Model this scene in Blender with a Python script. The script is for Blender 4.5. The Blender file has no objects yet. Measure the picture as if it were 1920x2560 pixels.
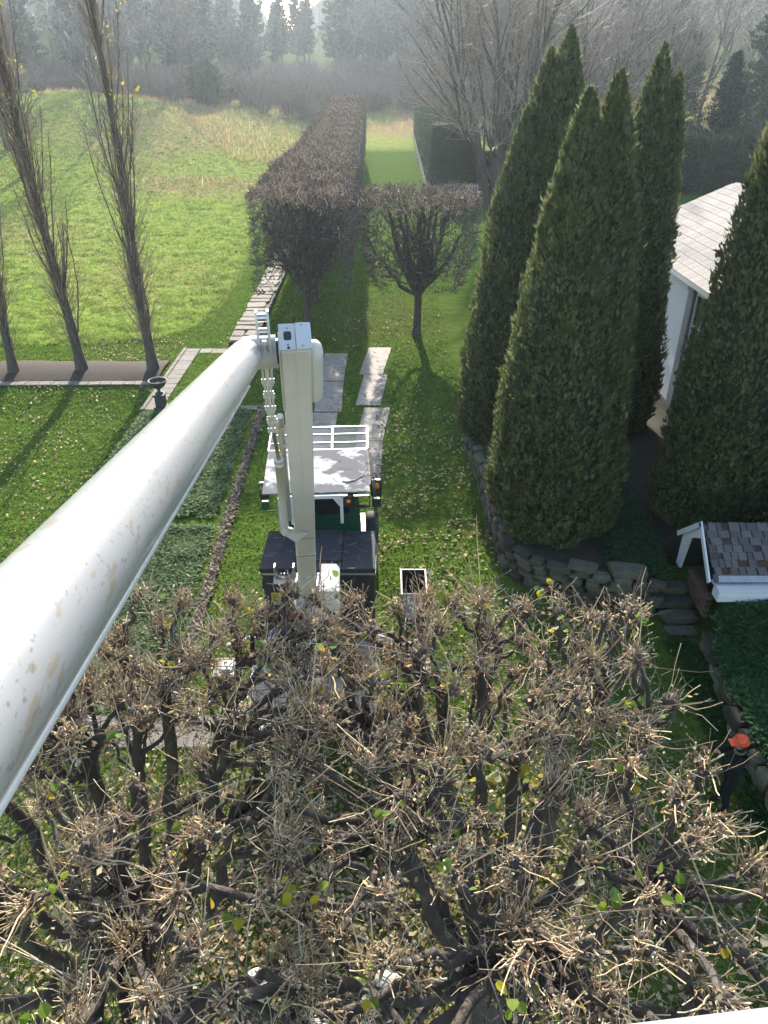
import bpy, math, random
import numpy as np
from mathutils import Vector, Matrix, noise as mn
R = math.radians
rng = np.random.default_rng(7)
random.seed(7)
scene = bpy.context.scene
COL = scene.collection

# ------------------------------------------------------------ camera, sky, sun, exposure
CAM_H = 11.5
PITCH = R(31.0)
cam_d = bpy.data.cameras.new('camera')
cam_d.sensor_fit = 'VERTICAL'; cam_d.sensor_height = 36.0; cam_d.lens = 26.0
cam_d.clip_start = 0.03; cam_d.clip_end = 3000
cam = bpy.data.objects.new('camera', cam_d); COL.objects.link(cam)
cam.location = (0, 0, CAM_H); cam.rotation_euler = (R(90) - PITCH, 0, 0)
scene.camera = cam
SUN_EL, SUN_AZ = R(22.5), R(-3.0)          # azimuth measured from +Y towards +X
world = bpy.data.worlds.new('World'); scene.world = world; world.use_nodes = True
wn = world.node_tree.nodes; wl = world.node_tree.links
bg = wn['Background']; sky = wn.new('ShaderNodeTexSky'); sky.sky_type = 'NISHITA'
sky.sun_disc = False; sky.sun_elevation = SUN_EL; sky.sun_rotation = SUN_AZ
sky.air_density = 1.0; sky.dust_density = 1.2
wl.new(sky.outputs[0], bg.inputs[0]); bg.inputs[1].default_value = 0.15
sd = bpy.data.lights.new('sun', 'SUN'); sd.energy = 5.0; sd.angle = R(0.53); sd.color = (1.0, 0.915, 0.79)
sun = bpy.data.objects.new('sun', sd); COL.objects.link(sun)
dirv = Vector((math.sin(SUN_AZ) * math.cos(SUN_EL), math.cos(SUN_AZ) * math.cos(SUN_EL), math.sin(SUN_EL)))
sun.rotation_euler = dirv.to_track_quat('Z', 'Y').to_euler(); sun.location = (0, 30, 60)
vs = scene.view_settings
vs.view_transform = 'Standard'; vs.look = 'None'; vs.exposure = 1.4; vs.gamma = 1.0; vs.use_curve_mapping = False
scene.cycles.max_bounces = 8; scene.cycles.transparent_max_bounces = 8; scene.cycles.volume_bounces = 1
scene.cycles.sample_clamp_indirect = 6.0

# ------------------------------------------------------------ helpers
ORG = {}
def V3(a): return np.array(a, dtype=float)
def nrm(a):
    a = np.asarray(a, float); return a / (np.linalg.norm(a, axis=-1, keepdims=True) + 1e-12)
def survey(px, py, h):
    """point of the place seen in the photograph at px, py (1920x2560) that stands h above the datum"""
    u = (px - 960) / 1849.0; v = (py - 1280) / 1849.0
    s, c = math.sin(PITCH), math.cos(PITCH)
    z = (CAM_H - h) / (s + v * c)
    return V3((u * z, z * (c - v * s), h))

class MB:
    def __init__(s): s.V = []; s.F = []; s.C = []; s.M = []; s.n = 0
    def add(s, V, F, col=(1, 1, 1), m=0):
        V = np.asarray(V, float).reshape(-1, 3)
        if isinstance(F, list) and len({len(f) for f in F}) > 1:
            by = {}
            for f in F: by.setdefault(len(f), []).append(f)
            n0 = s.n
            s.V.append(V); s.C.append(np.broadcast_to(np.asarray(col, float), (len(V), 3)).copy()); s.n += len(V)
            for fs in by.values(): s.F.append(np.asarray(fs, np.int64) + n0); s.M.append(np.full(len(fs), m, np.int32))
            return s
        F = np.asarray(F, np.int64)
        s.V.append(V); s.F.append(F + s.n); s.M.append(np.full(len(F), m, np.int32))
        c = np.asarray(col, float)
        s.C.append(np.broadcast_to(c, (len(V), 3)).copy() if c.ndim == 1 else c.reshape(-1, 3))
        s.n += len(V); return s
    def box(s, lo, hi, col=(1, 1, 1), O=(0, 0, 0), X=(1, 0, 0), Y=(0, 1, 0), Z=(0, 0, 1), m=0, bev=0.0):
        lo, hi = V3(lo), V3(hi); O, X, Y, Z = V3(O), V3(X), V3(Y), V3(Z)
        if bev > 0:
            b = min(bev, 0.45 * float(np.min(hi - lo)))
            pts = []
            for k in range(8):
                sg = np.array([(k & 1), (k >> 1) & 1, (k >> 2) & 1])
                base = np.where(sg, hi, lo); inn = np.where(sg, -b, b)
                for ax in range(3):
                    q = base.copy()
                    for a2 in range(3):
                        if a2 != ax: q[a2] += inn[a2]
                    pts.append(q)
            bmh = convex(pts)
            V = np.array(pts); s_ = V[:, :1] * X + V[:, 1:2] * Y + V[:, 2:] * Z + O
            for f in bmh: s.add(s_[list(f)], [list(range(len(f)))], col, m)
            return s
        c = np.array([[lo[0], lo[1], lo[2]], [hi[0], lo[1], lo[2]], [hi[0], hi[1], lo[2]], [lo[0], hi[1], lo[2]],
                      [lo[0], lo[1], hi[2]], [hi[0], lo[1], hi[2]], [hi[0], hi[1], hi[2]], [lo[0], hi[1], hi[2]]])
        V = c[:, :1] * X + c[:, 1:2] * Y + c[:, 2:] * Z + O
        return s.add(V, [[0, 3, 2, 1], [4, 5, 6, 7], [0, 1, 5, 4], [1, 2, 6, 5], [2, 3, 7, 6], [3, 0, 4, 7]], col, m)
    def tube(s, P, Rr, S=8, col=(1, 1, 1), caps=False, endcol=None, m=0):
        P = np.asarray(P, float)
        if P.ndim == 2: P = P[None]
        N, K, _ = P.shape
        Rr = np.asarray(Rr, float)
        if Rr.ndim == 0: Rr = np.full((N, K), float(Rr))
        elif Rr.ndim == 1: Rr = np.broadcast_to(Rr, (N, K))
        T = nrm(np.gradient(P, axis=1))
        ch = nrm(P[:, -1] - P[:, 0])
        ref = np.where(np.abs(ch[:, 2:3]) < 0.75, [[0, 0, 1.0]], [[1.0, 0.13, 0]])
        a = nrm(np.cross(T, np.broadcast_to(ref[:, None, :], T.shape))); b = np.cross(T, a)
        th = np.arange(S) / S * 2 * math.pi
        ring = P[:, :, None, :] + Rr[:, :, None, None] * (a[:, :, None, :] * np.cos(th)[None, None, :, None] + b[:, :, None, :] * np.sin(th)[None, None, :, None])
        i = np.arange(N)[:, None, None] * K * S; k = np.arange(K - 1)[None, :, None] * S; j = np.arange(S)[None, None, :]; j2 = (j + 1) % S
        F = np.stack([i + k + j, i + k + S + j, i + k + S + j2, i + k + j2], -1).reshape(-1, 4)
        c = np.asarray(col, float)
        if c.ndim == 1: C = np.broadcast_to(c, (N, K, S, 3)).copy()
        elif c.ndim == 2: C = np.broadcast_to(c[:, None, None, :], (N, K, S, 3)).copy()
        else: C = np.broadcast_to(c[:, :, None, :], (N, K, S, 3)).copy()
        if endcol is not None: C[:, -1] = endcol
        s.add(ring, F, C.reshape(-1, 3), m)
        if caps:
            o = s.n - N * K * S
            e = o + np.arange(N)[:, None] * K * S + (K - 1) * S + np.arange(S)[None]
            st = o + np.arange(N)[:, None] * K * S + np.arange(S)[None, ::-1]
            s.F.append(e); s.F.append(st); s.M.append(np.full(N, m, np.int32)); s.M.append(np.full(N, m, np.int32))
        return s
    def lathe(s, prof, c=(0, 0, 0), S=24, col=(1, 1, 1), X=(1, 0, 0), Y=(0, 1, 0), Z=(0, 0, 1), m=0):
        c, X, Y, Z = V3(c), V3(X), V3(Y), V3(Z)
        th = np.arange(S) / S * 2 * math.pi; pr = np.asarray(prof, float)
        V = c + pr[:, None, 0, None] * (np.cos(th)[None, :, None] * X + np.sin(th)[None, :, None] * Y) + pr[:, None, 1, None] * Z
        K = len(pr); k = np.arange(K - 1)[:, None] * S; j = np.arange(S)[None]; j2 = (j + 1) % S
        F = np.stack([k + j, k + j2, k + S + j2, k + S + j], -1).reshape(-1, 4)
        return s.add(V, F, col, m)
    def build(s, name, mat, parent=None, smooth=False, loc=None):
        me = bpy.data.meshes.new(name)
        V = np.concatenate(s.V); C = np.concatenate(s.C)
        org = V3((0, 0, 0))
        if parent is not None: org = ORG.get(parent.name, org)
        elif loc is not None: org = V3(loc)
        V = V - org
        me.vertices.add(len(V)); me.vertices.foreach_set('co', V.astype(np.float32).ravel())
        tot = np.concatenate([np.full(len(f), f.shape[1], np.int32) for f in s.F])
        idx = np.concatenate([f.ravel() for f in s.F]).astype(np.int32)
        mi = np.concatenate(s.M)
        me.loops.add(len(idx)); me.loops.foreach_set('vertex_index', idx)
        me.polygons.add(len(tot)); st = np.concatenate([[0], np.cumsum(tot)[:-1]]).astype(np.int32)
        me.polygons.foreach_set('loop_start', st)
        try: me.polygons.foreach_set('loop_total', tot)
        except Exception: pass
        me.polygons.foreach_set('material_index', mi)
        me.polygons.foreach_set('use_smooth', np.full(len(tot), bool(smooth)))
        at = me.attributes.new('tint', 'FLOAT_COLOR', 'POINT')
        at.data.foreach_set('color', np.concatenate([C, np.ones((len(C), 1))], 1).astype(np.float32).ravel())
        for q in (mat if isinstance(mat, (list, tuple)) else [mat]): me.materials.append(q)
        me.update(); me.validate()
        o = bpy.data.objects.new(name, me); COL.objects.link(o)
        if parent is not None: o.parent = parent
        elif loc is not None: o.location = Vector(loc)
        ORG[o.name] = org
        return o

_HULL = {}
def convex(pts):
    import bmesh
    P_ = np.array(pts); sz = tuple(np.round(np.argsort(P_.ptp(0) if hasattr(P_, 'ptp') else np.ptp(P_, 0)), 0))
    bm = bmesh.new(); lay = bm.verts.layers.int.new('i')
    for i, p in enumerate(pts):
        v = bm.verts.new(Vector(p)); v[lay] = i
    bmesh.ops.convex_hull(bm, input=list(bm.verts))
    bmesh.ops.dissolve_limit(bm, angle_limit=0.02, verts=bm.verts, edges=bm.edges)
    out = [[v[lay] for v in f.verts] for f in bm.faces]
    bm.free(); return out

def tag(o, label=None, cat=None, group=None, kind=None):
    if label: o['label'] = label
    if cat: o['category'] = cat
    if group: o['group'] = group
    if kind: o['kind'] = kind
    return o
def empty(name, loc, label, cat, group=None):
    o = bpy.data.objects.new(name, None); COL.objects.link(o); o.location = Vector(loc); o.empty_display_size = 0.2
    ORG[o.name] = V3(loc); return tag(o, label, cat, group)
def kids(o): return [c for c in KIDS.get(o.name, [])]
KIDS = {}
def reg():
    KIDS.clear()
    for c in COL.objects:
        if c.parent: KIDS.setdefault(c.parent.name, []).append(c)
def copy_tree(o, loc=None, rz=0.0, sc=1.0, label=None, parent=None, group=None):
    c = o.copy(); COL.objects.link(c)
    if parent is not None: c.parent = parent
    else:
        c.location = Vector(loc); c.rotation_euler = (0, 0, rz)
        c.scale = (sc, sc, sc) if np.isscalar(sc) else sc
        if label: c['label'] = label
        if group: c['group'] = group
    for ch in kids(o): copy_tree(ch, parent=c)
    return c
def piece(name, me, parent, loc, rot=(0, 0, 0), sc=(1, 1, 1)):
    o = bpy.data.objects.new(name, me); COL.objects.link(o); o.parent = parent
    o.location = Vector(V3(loc) - ORG.get(parent.name, V3((0, 0, 0)))); o.rotation_euler = rot; o.scale = sc
    return o
def mesh_only(mb, name, mat, smooth=False):
    o = mb.build(name, mat, smooth=smooth); me = o.data; bpy.data.objects.remove(o); return me
def lump_block(mat, name, n=5, irr=0.1, bev=0.08):
    """n different roughly unit-sized stones as meshes"""
    out = []
    for k in range(n):
        r_ = np.random.default_rng(100 + k + len(name))
        mb = MB(); q = []
        t = [(-1, -1), (1, -1), (1, 1), (-1, 1)]
        out_ring = []
        for (a, b) in t:
            for dx, dy in (((1 - bev * 2) if True else 1, 1), (1, 1 - bev * 2))[:: (1 if a * b < 0 else -1)]:
                out_ring.append((a * dx * .5 * (1 - irr * r_.random()), b * dy * .5 * (1 - irr * r_.random())))
        ring = np.array(out_ring)
        lo = np.c_[ring, np.full(8, -.5)]; mid = np.c_[ring, np.full(8, .5 - bev) + r_.normal(0, .02, 8)]
        top = np.c_[ring * (1 - bev * 1.2), np.full(8, .5) + r_.normal(0, .035, 8)]
        V = np.concatenate([lo, mid, top]); F = []
        for L in (0, 8):
            for j in range(8): F.append([L + j, L + (j + 1) % 8, L + 8 + (j + 1) % 8, L + 8 + j])
        mb.add(V, F, (1, 1, 1)); mb.add(top, [list(range(8))], (1, 1, 1))
        out.append(mesh_only(mb, name, mat))
    return out

# ------------------------------------------------------------ materials
def newmat(name):
    m = bpy.data.materials.new(name); m.use_nodes = True
    return m, m.node_tree.nodes, m.node_tree.links, m.node_tree.nodes['Principled BSDF']
def pmat(name, c1, c2=None, scale=4.0, rough=0.7, bump=0.0, bscale=None, metal=0.0, detail=6.0, lo=0.35, hi=0.65, tint=True,
         trans=0.0, objvar=0.0, spec=0.5, c3=None, s3=1.0, lo3=.55, hi3=.7, coord='Object', stretch=None, coat=0.0):
    m, N, L, B = newmat(name)
    tc = N.new('ShaderNodeTexCoord'); src = tc.outputs[coord]
    if stretch:
        mp = N.new('ShaderNodeMapping'); mp.inputs['Scale'].default_value = stretch; L.new(src, mp.inputs[0]); src = mp.outputs[0]
    def noise(sc, det=detail):
        n = N.new('ShaderNodeTexNoise'); n.inputs['Scale'].default_value = sc; n.inputs['Detail'].default_value = det
        n.inputs['Roughness'].default_value = .6; L.new(src, n.inputs['Vector']); return n
    def ramp(fac, a, b):
        r = N.new('ShaderNodeMapRange'); r.inputs[1].default_value = a; r.inputs[2].default_value = b; L.new(fac, r.inputs[0]); return r.outputs[0]
    def mix(f, a, b, mode='MIX'):
        x = N.new('ShaderNodeMix'); x.data_type = 'RGBA'; x.blend_type = mode
        if f is None: x.inputs[0].default_value = 1.0
        elif isinstance(f, float): x.inputs[0].default_value = f
        else: L.new(f, x.inputs[0])
        for sck, val in ((x.inputs[6], a), (x.inputs[7], b)):
            if isinstance(val, tuple): sck.default_value = (*val, 1)
            else: L.new(val, sck)
        return x.outputs[2]
    if c2 is None: c2 = tuple(x * .8 for x in c1)
    col = mix(ramp(noise(scale).outputs[0], lo, hi), c1, c2)
    if c3 is not None: col = mix(ramp(noise(s3, 4).outputs[0], lo3, hi3), col, c3)
    if objvar > 0:
        oi = N.new('ShaderNodeObjectInfo'); r = N.new('ShaderNodeMapRange'); L.new(oi.outputs['Random'], r.inputs[0])
        r.inputs[3].default_value = 1 - objvar; r.inputs[4].default_value = 1 + objvar
        cc = N.new('ShaderNodeCombineColor'); [L.new(r.outputs[0], cc.inputs[i]) for i in range(3)]
        col = mix(None, col, cc.outputs[0], 'MULTIPLY')
    if tint:
        a = N.new('ShaderNodeAttribute'); a.attribute_name = 'tint'; col = mix(None, col, a.outputs['Color'], 'MULTIPLY')
    L.new(col, B.inputs['Base Color'])
    B.inputs['Roughness'].default_value = rough; B.inputs['Metallic'].default_value = metal
    B.inputs['Specular IOR Level'].default_value = spec
    if coat: B.inputs['Coat Weight'].default_value = coat; B.inputs['Coat Roughness'].default_value = .15
    if bump > 0:
        b = N.new('ShaderNodeBump'); b.inputs['Strength'].default_value = bump; b.inputs['Distance'].default_value = 0.03
        L.new(noise(bscale or scale * 3).outputs[0], b.inputs['Height']); L.new(b.outputs[0], B.inputs['Normal'])
    if trans > 0:
        t = N.new('ShaderNodeBsdfTranslucent'); L.new(col, t.inputs[0]); x = N.new('ShaderNodeMixShader'); x.inputs[0].default_value = trans
        L.new(B.outputs[0], x.inputs[1]); L.new(t.outputs[0], x.inputs[2]); L.new(x.outputs[0], N['Material Output'].inputs[0])
    return m
M = {}
M['bark'] = pmat('bark', (.095, .078, .064), (.05, .04, .034), 9, .9, .6, 40, stretch=(1, 1, .35), c3=(.14, .13, .11), s3=3)
M['twig'] = pmat('twig', (.9, .9, .9), (.6, .6, .6), 12, .6, 0)
M['greybark'] = pmat('grey_bark', (.13, .105, .085), (.075, .06, .05), 6, .9, .5, 30, stretch=(1, 1, .25))
M['leafy'] = pmat('leaves', (1, 1, 1), (.8, .8, .8), 20, .65, 0, trans=.45, spec=.16)
M['blade'] = pmat('grass_blades', (1, 1, 1), (.75, .8, .7), 1.5, .7, 0, trans=.5, spec=.12)
M['cedar'] = pmat('cedar_foliage', (1, 1, 1), (.72, .78, .7), 2.5, .7, 0, trans=.42, spec=.2)
M['needle'] = pmat('pine_needles', (1, 1, 1), (.7, .75, .7), .6, .75, 0, trans=.25, spec=.2)
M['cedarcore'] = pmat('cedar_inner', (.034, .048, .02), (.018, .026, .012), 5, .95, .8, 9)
M['white'] = pmat('white_paint', (.60, .60, .59), (.54, .54, .53), 3, .32, .03, 30, c3=(.60, .57, .50), s3=5, lo3=.62, hi3=.8, coat=.3)
M['boomw'] = pmat('boom_paint', (.65, .63, .585), (.61, .59, .55), 2.5, .38, .02, 30, c3=(.55, .50, .42), s3=6, lo3=.66, hi3=.8)
M['black'] = pmat('black_paint', (.018, .018, .02), (.028, .028, .03), 5, .4, .08, 30)
M['lid'] = pmat('dusty_black_lid', (.022, .025, .032), (.034, .038, .048), 3, .75, .15, 25, c3=(.09, .10, .12), s3=4, lo3=.6, hi3=.78, spec=.2)
M['rubber'] = pmat('black_rubber', (.02, .02, .02), (.03, .03, .03), 8, .8)
M['green'] = pmat('green_cab_paint', (.006, .08, .04), (.005, .065, .033), 3, .25, 0, coat=.5)
M['steel'] = pmat('bright_steel', (.55, .53, .5), (.45, .44, .42), 6, .3, .05, metal=.9)
M['brass'] = pmat('piston_rod', (.45, .38, .26), (.40, .33, .22), 6, .22, 0, metal=.9)
M['deck'] = pmat('tan_deck', (.40, .32, .24), (.30, .24, .18), 4, .8, .3, 30, c3=(.18, .14, .11), s3=3)
M['guard'] = pmat('worn_white_guard', (.52, .52, .51), (.42, .42, .41), 5, .95, .05, 40, c3=(.17, .165, .17), s3=1.3, lo3=.46, hi3=.52, spec=.05)
M['glass'] = pmat('dark_glass', (.012, .016, .018), (.02, .025, .025), 2, .06, 0, spec=.8)
M['stone'] = pmat('field_stone', (.175, .15, .12), (.11, .095, .078), 5, .85, .7, 18, objvar=.28, c3=(.26, .24, .20), s3=2.2)
M['mossstone'] = pmat('mossy_stone', (.11, .10, .075), (.06, .055, .043), 5, .9, .7, 18, objvar=.6, c3=(.09, .085, .026), s3=1.4, lo3=.52, hi3=.62)
M['paver'] = pmat('grey_paver', (.20, .178, .15), (.14, .124, .105), 4, .85, .4, 30, objvar=.14)
M['brick'] = pmat('old_brick', (.13, .075, .058), (.09, .055, .045), 6, .9, .4, 30, objvar=.2)
M['slate'] = pmat('old_slate', (.13, .13, .135), (.075, .072, .075), 5, .7, .5, 25, objvar=.3, c3=(.15, .065, .042), s3=3.2, lo3=.50, hi3=.60)
M['shingle'] = pmat('silvered_shingle', (.25, .235, .23), (.17, .16, .16), 3, .75, .35, 60, objvar=.1, stretch=(8, .5, 1), c3=(.33, .25, .17), s3=1.0, spec=.25)
M['clap'] = pmat('white_clapboard', (.66, .67, .68), (.60, .61, .63), 3, .5, .1, 20)
M['trim'] = pmat('grey_trim', (.26, .275, .30), (.23, .245, .265), 3, .5)
M['iron'] = pmat('dark_iron', (.07, .062, .055), (.045, .04, .037), 8, .65, .4, 40)
M['cream'] = pmat('cream_enamel', (.62, .58, .50), (.5, .46, .38), 10, .4, .2, 50)
M['orange'] = pmat('orange_plastic', (.75, .085, .02), (.68, .075, .018), 5, .35)
M['skin'] = pmat('skin', (.42, .22, .15), (.36, .18, .12), 8, .5)
M['cloth'] = pmat('olive_cloth', (.12, .125, .085), (.08, .085, .06), 6, .9, .4, 40)
M['mulch'] = pmat('bark_mulch', (.075, .052, .038), (.035, .026, .02), 16, .95, 1.0, 40)
M['soil'] = pmat('leafy_soil', (.055, .045, .03), (.03, .026, .018), 7, .95, 1.0, 25)
M['yellow'] = pmat('yellow_label', (.65, .5, .06), (.6, .46, .05), 5, .5)
M['amber'] = pmat('amber_lens', (.8, .2, .03), (.7, .16, .02), 5, .25)

# ------------------------------------------------------------ terrain
def sst(x): x = np.clip(x, 0, 1); return x * x * (3 - 2 * x)
PY = [-40, 38, 60, 80, 105, 125, 150, 185, 220, 300, 420, 560, 760]
PZ = [0, 0, .15, .55, 1.7, 2.8, 4.8, 7.4, 11.2, 17.5, 32, 50, 58]
def ground(x, y):
    x = np.asarray(x, float); y = np.asarray(y, float)
    g = np.interp(y, PY, PZ)
    g = g + 5.4 * np.exp(-(((x + 50) / 26) ** 2 + ((y - 124) / 28) ** 2)) * sst((-5 - x) / 10) + .35 * np.sin(x * .13 + y * .05) * np.sin(y * .09 + x * .06) * sst((y - 80) / 30) * sst((-9 - x) / 10)
    g = g + sst((y - 90) / 130) * 13 * sst((np.abs(x - 5) - 60) / 110)      # valley sides
    # notch in the distant ridge, a little left of centre
    g = g - sst((y - 330) / 200) * 26 * np.exp(-((x + 0.115 * y) / 17) ** 2)
    g = g + sst((y - 400) / 150) * 24 * sst((np.abs(x + .115 * y) - 45) / 120)
    g = g - 0.5 * sst((31.5 - y) / 4.5) * sst((-9.42 - x) / .35)             # lower lawn left of the terrace
    g = g + 0.05 * np.sin(x * .21 + 1.3) * np.sin(y * .17) * sst((y - 34) / 10)
    return g
def gz(x, y): return float(ground(x, y))
MEAD = np.array([(-60, 34.6), (-18.6, 34.85), (-14.1, 34.85), (-11.4, 35.6), (-10.2, 37.0), (-9.5, 39.1), (-9.3, 43.8), (-9.5, 49.4), (-10.4, 63.5), (-11.0, 82), (-10, 100), (-9, 112)])
def in_meadow(x, y):
    """signed-ish: >0 inside the unmown field"""
    a = np.interp(x, MEAD[:6, 0], MEAD[:6, 1], right=1e3)
    xb = np.interp(y, MEAD[5:, 1], MEAD[5:, 0])
    left = np.minimum(y - np.where(x < -9.5, a, 1e3), 9.0)
    left = np.where(y > 39, xb - x, left)
    far = np.where((x > -9) & (y > 111), y - 111, -1)
    return np.maximum(left, far)
def mown_path(x, y):
    cx = -27.5 + (y - 95) * -.30 - 5 * np.sin((y - 95) * .05)
    w = 2.0
    return np.exp(-((x - cx) / w) ** 2) * sst((y - 96) / 8)
xs = np.concatenate([-np.geomspace(700, 32, 46), np.arange(-31.5, 20.01, .45), np.geomspace(20.5, 700, 46)])
ys = np.concatenate([np.linspace(-30, -1, 8), np.arange(0, 60, .5), np.geomspace(60.5, 800, 120)])
gx, gy = np.meshgrid(xs, ys); gzz = ground(gx, gy)
mead = sst(in_meadow(gx, gy) / .35 * .5 + .5) * (1 - sst((gy - 185) / 30))
patch = np.array([[mn.noise(Vector((x * .05, y * .05, 3.1))) for x in xs] for y in ys])
dry = sst((patch - .02) / .35) * mead * .85
dry = dry + sst((gy - 92) / 40) * mead * .35 + np.exp(-(((gx + 17) / 9) ** 2 + ((gy - 83) / 4.5) ** 2)) * 1.2
dry = np.clip(dry, 0, 1) * (1 - mown_path(gx, gy)); mead = mead * (1 - .9 * mown_path(gx, gy))
dirt = sst((gy - 145) / 25) * .9
under = np.exp(-(((gx + 1) / 9) ** 2 + ((gy - 6) / 6) ** 2)) * .55
bare = np.exp(-(((gx - 0) / 3.2) ** 2 + ((gy - 39) / 4.5) ** 2)) * .75
dirt = np.clip(dirt + under + bare, 0, 1)
mb = MB(); nx, ny = len(xs), len(ys)
jj, ii = np.meshgrid(np.arange(nx - 1), np.arange(ny - 1)); q = (ii * nx + jj).ravel()
mb.add(np.stack([gx, gy, gzz], -1).reshape(-1, 3), np.stack([q, q + 1, q + nx + 1, q + nx], -1), np.stack([mead, dry, dirt], -1).reshape(-1, 3))
def ground_mat():
    m, N, L, B = newmat('turf'); tc = N.new('ShaderNodeTexCoord'); src = tc.outputs['Object']
    at = N.new('ShaderNodeAttribute'); at.attribute_name = 'tint'; sp = N.new('ShaderNodeSeparateColor'); L.new(at.outputs['Color'], sp.inputs[0])
    def noise(sc, det=8, st=None):
        n = N.new('ShaderNodeTexNoise'); n.inputs['Scale'].default_value = sc; n.inputs['Detail'].default_value = det; n.inputs['Roughness'].default_value = .65
        v = src
        if st:
            mp = N.new('ShaderNodeMapping'); mp.inputs['Scale'].default_value = st; L.new(src, mp.inputs[0]); v = mp.outputs[0]
        L.new(v, n.inputs['Vector']); return n.outputs[0]
    def mr(f, a, b, c=0., d=1.):
        r = N.new('ShaderNodeMapRange'); r.inputs[1].default_value = a; r.inputs[2].default_value = b; r.inputs[3].default_value = c; r.inputs[4].default_value = d; L.new(f, r.inputs[0]); return r.outputs[0]
    def mix(f, a, b):
        x = N.new('ShaderNodeMix'); x.data_type = 'RGBA'; L.new(f, x.inputs[0])
        for s_, v_ in ((x.inputs[6], a), (x.inputs[7], b)):
            if isinstance(v_, tuple): s_.default_value = (*v_, 1)
            else: L.new(v_, s_)
        return x.outputs[2]
    lawn = mix(mr(noise(.9), .35, .65), (.080, .145, .024), (.125, .175, .030))
    lawn = mix(mr(noise(14, 4), .35, .7), lawn, (.06, .115, .022))
    mdw = mix(mr(noise(.35), .35, .65), (.24, .33, .065), (.33, .37, .075))
    mdw = mix(mr(noise(2.2, 9, (.6, 1.5, 1)), .47, .66), mdw, (.12, .18, .055))
    dryc = mix(mr(noise(1.3), .35, .65), (.36, .29, .13), (.25, .18, .10))
    dirtc = mix(mr(noise(5), .4, .6), (.17, .13, .07), (.10, .08, .04))
    c = mix(sp.outputs[0], lawn, mdw); c = mix(sp.outputs[1], c, dryc)
    mt = N.new('ShaderNodeMath'); mt.operation = 'MULTIPLY'; L.new(sp.outputs[2], mt.inputs[0]); L.new(mr(noise(2.5), .3, .62), mt.inputs[1])
    c = mix(mt.outputs[0], c, dirtc)
    L.new(c, B.inputs['Base Color']); B.inputs['Roughness'].default_value = 1.0; B.inputs['Specular IOR Level'].default_value = 0.0
    b = N.new('ShaderNodeBump'); b.inputs['Strength'].default_value = .9; b.inputs['Distance'].default_value = .06
    L.new(noise(9, 8), b.inputs['Height'])
    b2 = N.new('ShaderNodeBump'); b2.inputs['Strength'].default_value = .8; b2.inputs['Distance'].default_value = .3
    L.new(noise(1.4, 6, (.7, 1.4, 1)), b2.inputs['Height']); L.new(b.outputs[0], b2.inputs['Normal']); L.new(b2.outputs[0], B.inputs['Normal'])
    return m
M['ground'] = ground_mat()
tag(mb.build('ground', M['ground'], smooth=True), kind='structure')

# haze: one closed box of thin air round the camera and the whole scene
hz = MB(); hz.box((-760, -45, -4), (760, 830, float(gzz.max()) + 24))
hm = bpy.data.materials.new('thin_haze'); hm.use_nodes = True; hn = hm.node_tree.nodes
hn.remove(hn['Principled BSDF']); pv = hn.new('ShaderNodeVolumePrincipled')
pv.inputs['Color'].default_value = (.74, .87, 1.0, 1); pv.inputs['Density'].default_value = 0.00033; pv.inputs['Anisotropy'].default_value = .6
hm.node_tree.links.new(pv.outputs[0], hn['Material Output'].inputs['Volume'])
tag(hz.build('haze', hm), kind='stuff')

# ------------------------------------------------------------ plant generators
def polyline(base, d, length, K, wob, up, r_=rng):
    """N wandering shoots: base (N,3), d (N,3), length (N,), K points each"""
    N = len(base); P = np.zeros((N, K, 3)); P[:, 0] = base; d = nrm(d); st = (np.asarray(length) / (K - 1))[:, None]
    for k in range(1, K):
        d = nrm(d + r_.normal(0, wob, (N, 3)) + np.array([0, 0, up]))
        P[:, k] = P[:, k - 1] + d * st
    return P
def sprout(P, Rr, n, tmin, tmax, ang, lr, K, wob, up, rr=.6, rmin=.004, r_=rng, lens=None):
    """n children from every parent polyline"""
    N, Kp, _ = P.shape
    pi = np.repeat(np.arange(N), n); t = r_.uniform(tmin, tmax, N * n) * (Kp - 1)
    i0 = np.minimum(t.astype(int), Kp - 2); f = (t - i0)[:, None]
    A_ = P[pi, i0]; B_ = P[pi, i0 + 1]; base = A_ + (B_ - A_) * f; T = nrm(B_ - A_)
    rad = Rr[pi, i0] * (1 - f[:, 0]) + Rr[pi, i0 + 1] * f[:, 0]
    perp = nrm(np.cross(T, r_.normal(0, 1, (N * n, 3))))
    a = r_.uniform(ang[0], ang[1], N * n)[:, None]
    d = T * np.cos(a) + perp * np.sin(a)
    L = np.linalg.norm(np.diff(P, axis=1), axis=2).sum(1)[pi]
    ln = L * r_.uniform(lr[0], lr[1], N * n) * (1.15 - .6 * t / (Kp - 1)) if lens is None else r_.uniform(lens[0], lens[1], N * n)
    Q = polyline(base, d, ln, K, wob, up, r_)
    r0 = np.maximum(rad * rr, rmin); Rq = r0[:, None] * np.linspace(1, .35, K)[None]
    return Q, np.maximum(Rq, rmin * .6)
def quads(mb, C, U, W, hl, hw, col):
    """leaf-like quads centred at C, long axis U, side W"""
    C = np.asarray(C); U = nrm(U); W = nrm(np.cross(np.cross(U, W), U))
    hl = np.broadcast_to(hl, len(C))[:, None]; hw = np.broadcast_to(hw, len(C))[:, None]
    V = np.stack([C - U * hl, C + W * hw - U * hl * .1, C + U * hl, C - W * hw - U * hl * .1], 1)
    F = np.arange(len(C) * 4).reshape(-1, 4)
    col = np.asarray(col, float)
    if col.ndim == 1: col = np.broadcast_to(col, (len(C), 3))
    mb.add(V, F, np.repeat(col, 4, axis=0))
def rnd_dirs(n, r_=rng): return nrm(r_.normal(0, 1, (n, 3)))
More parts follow.
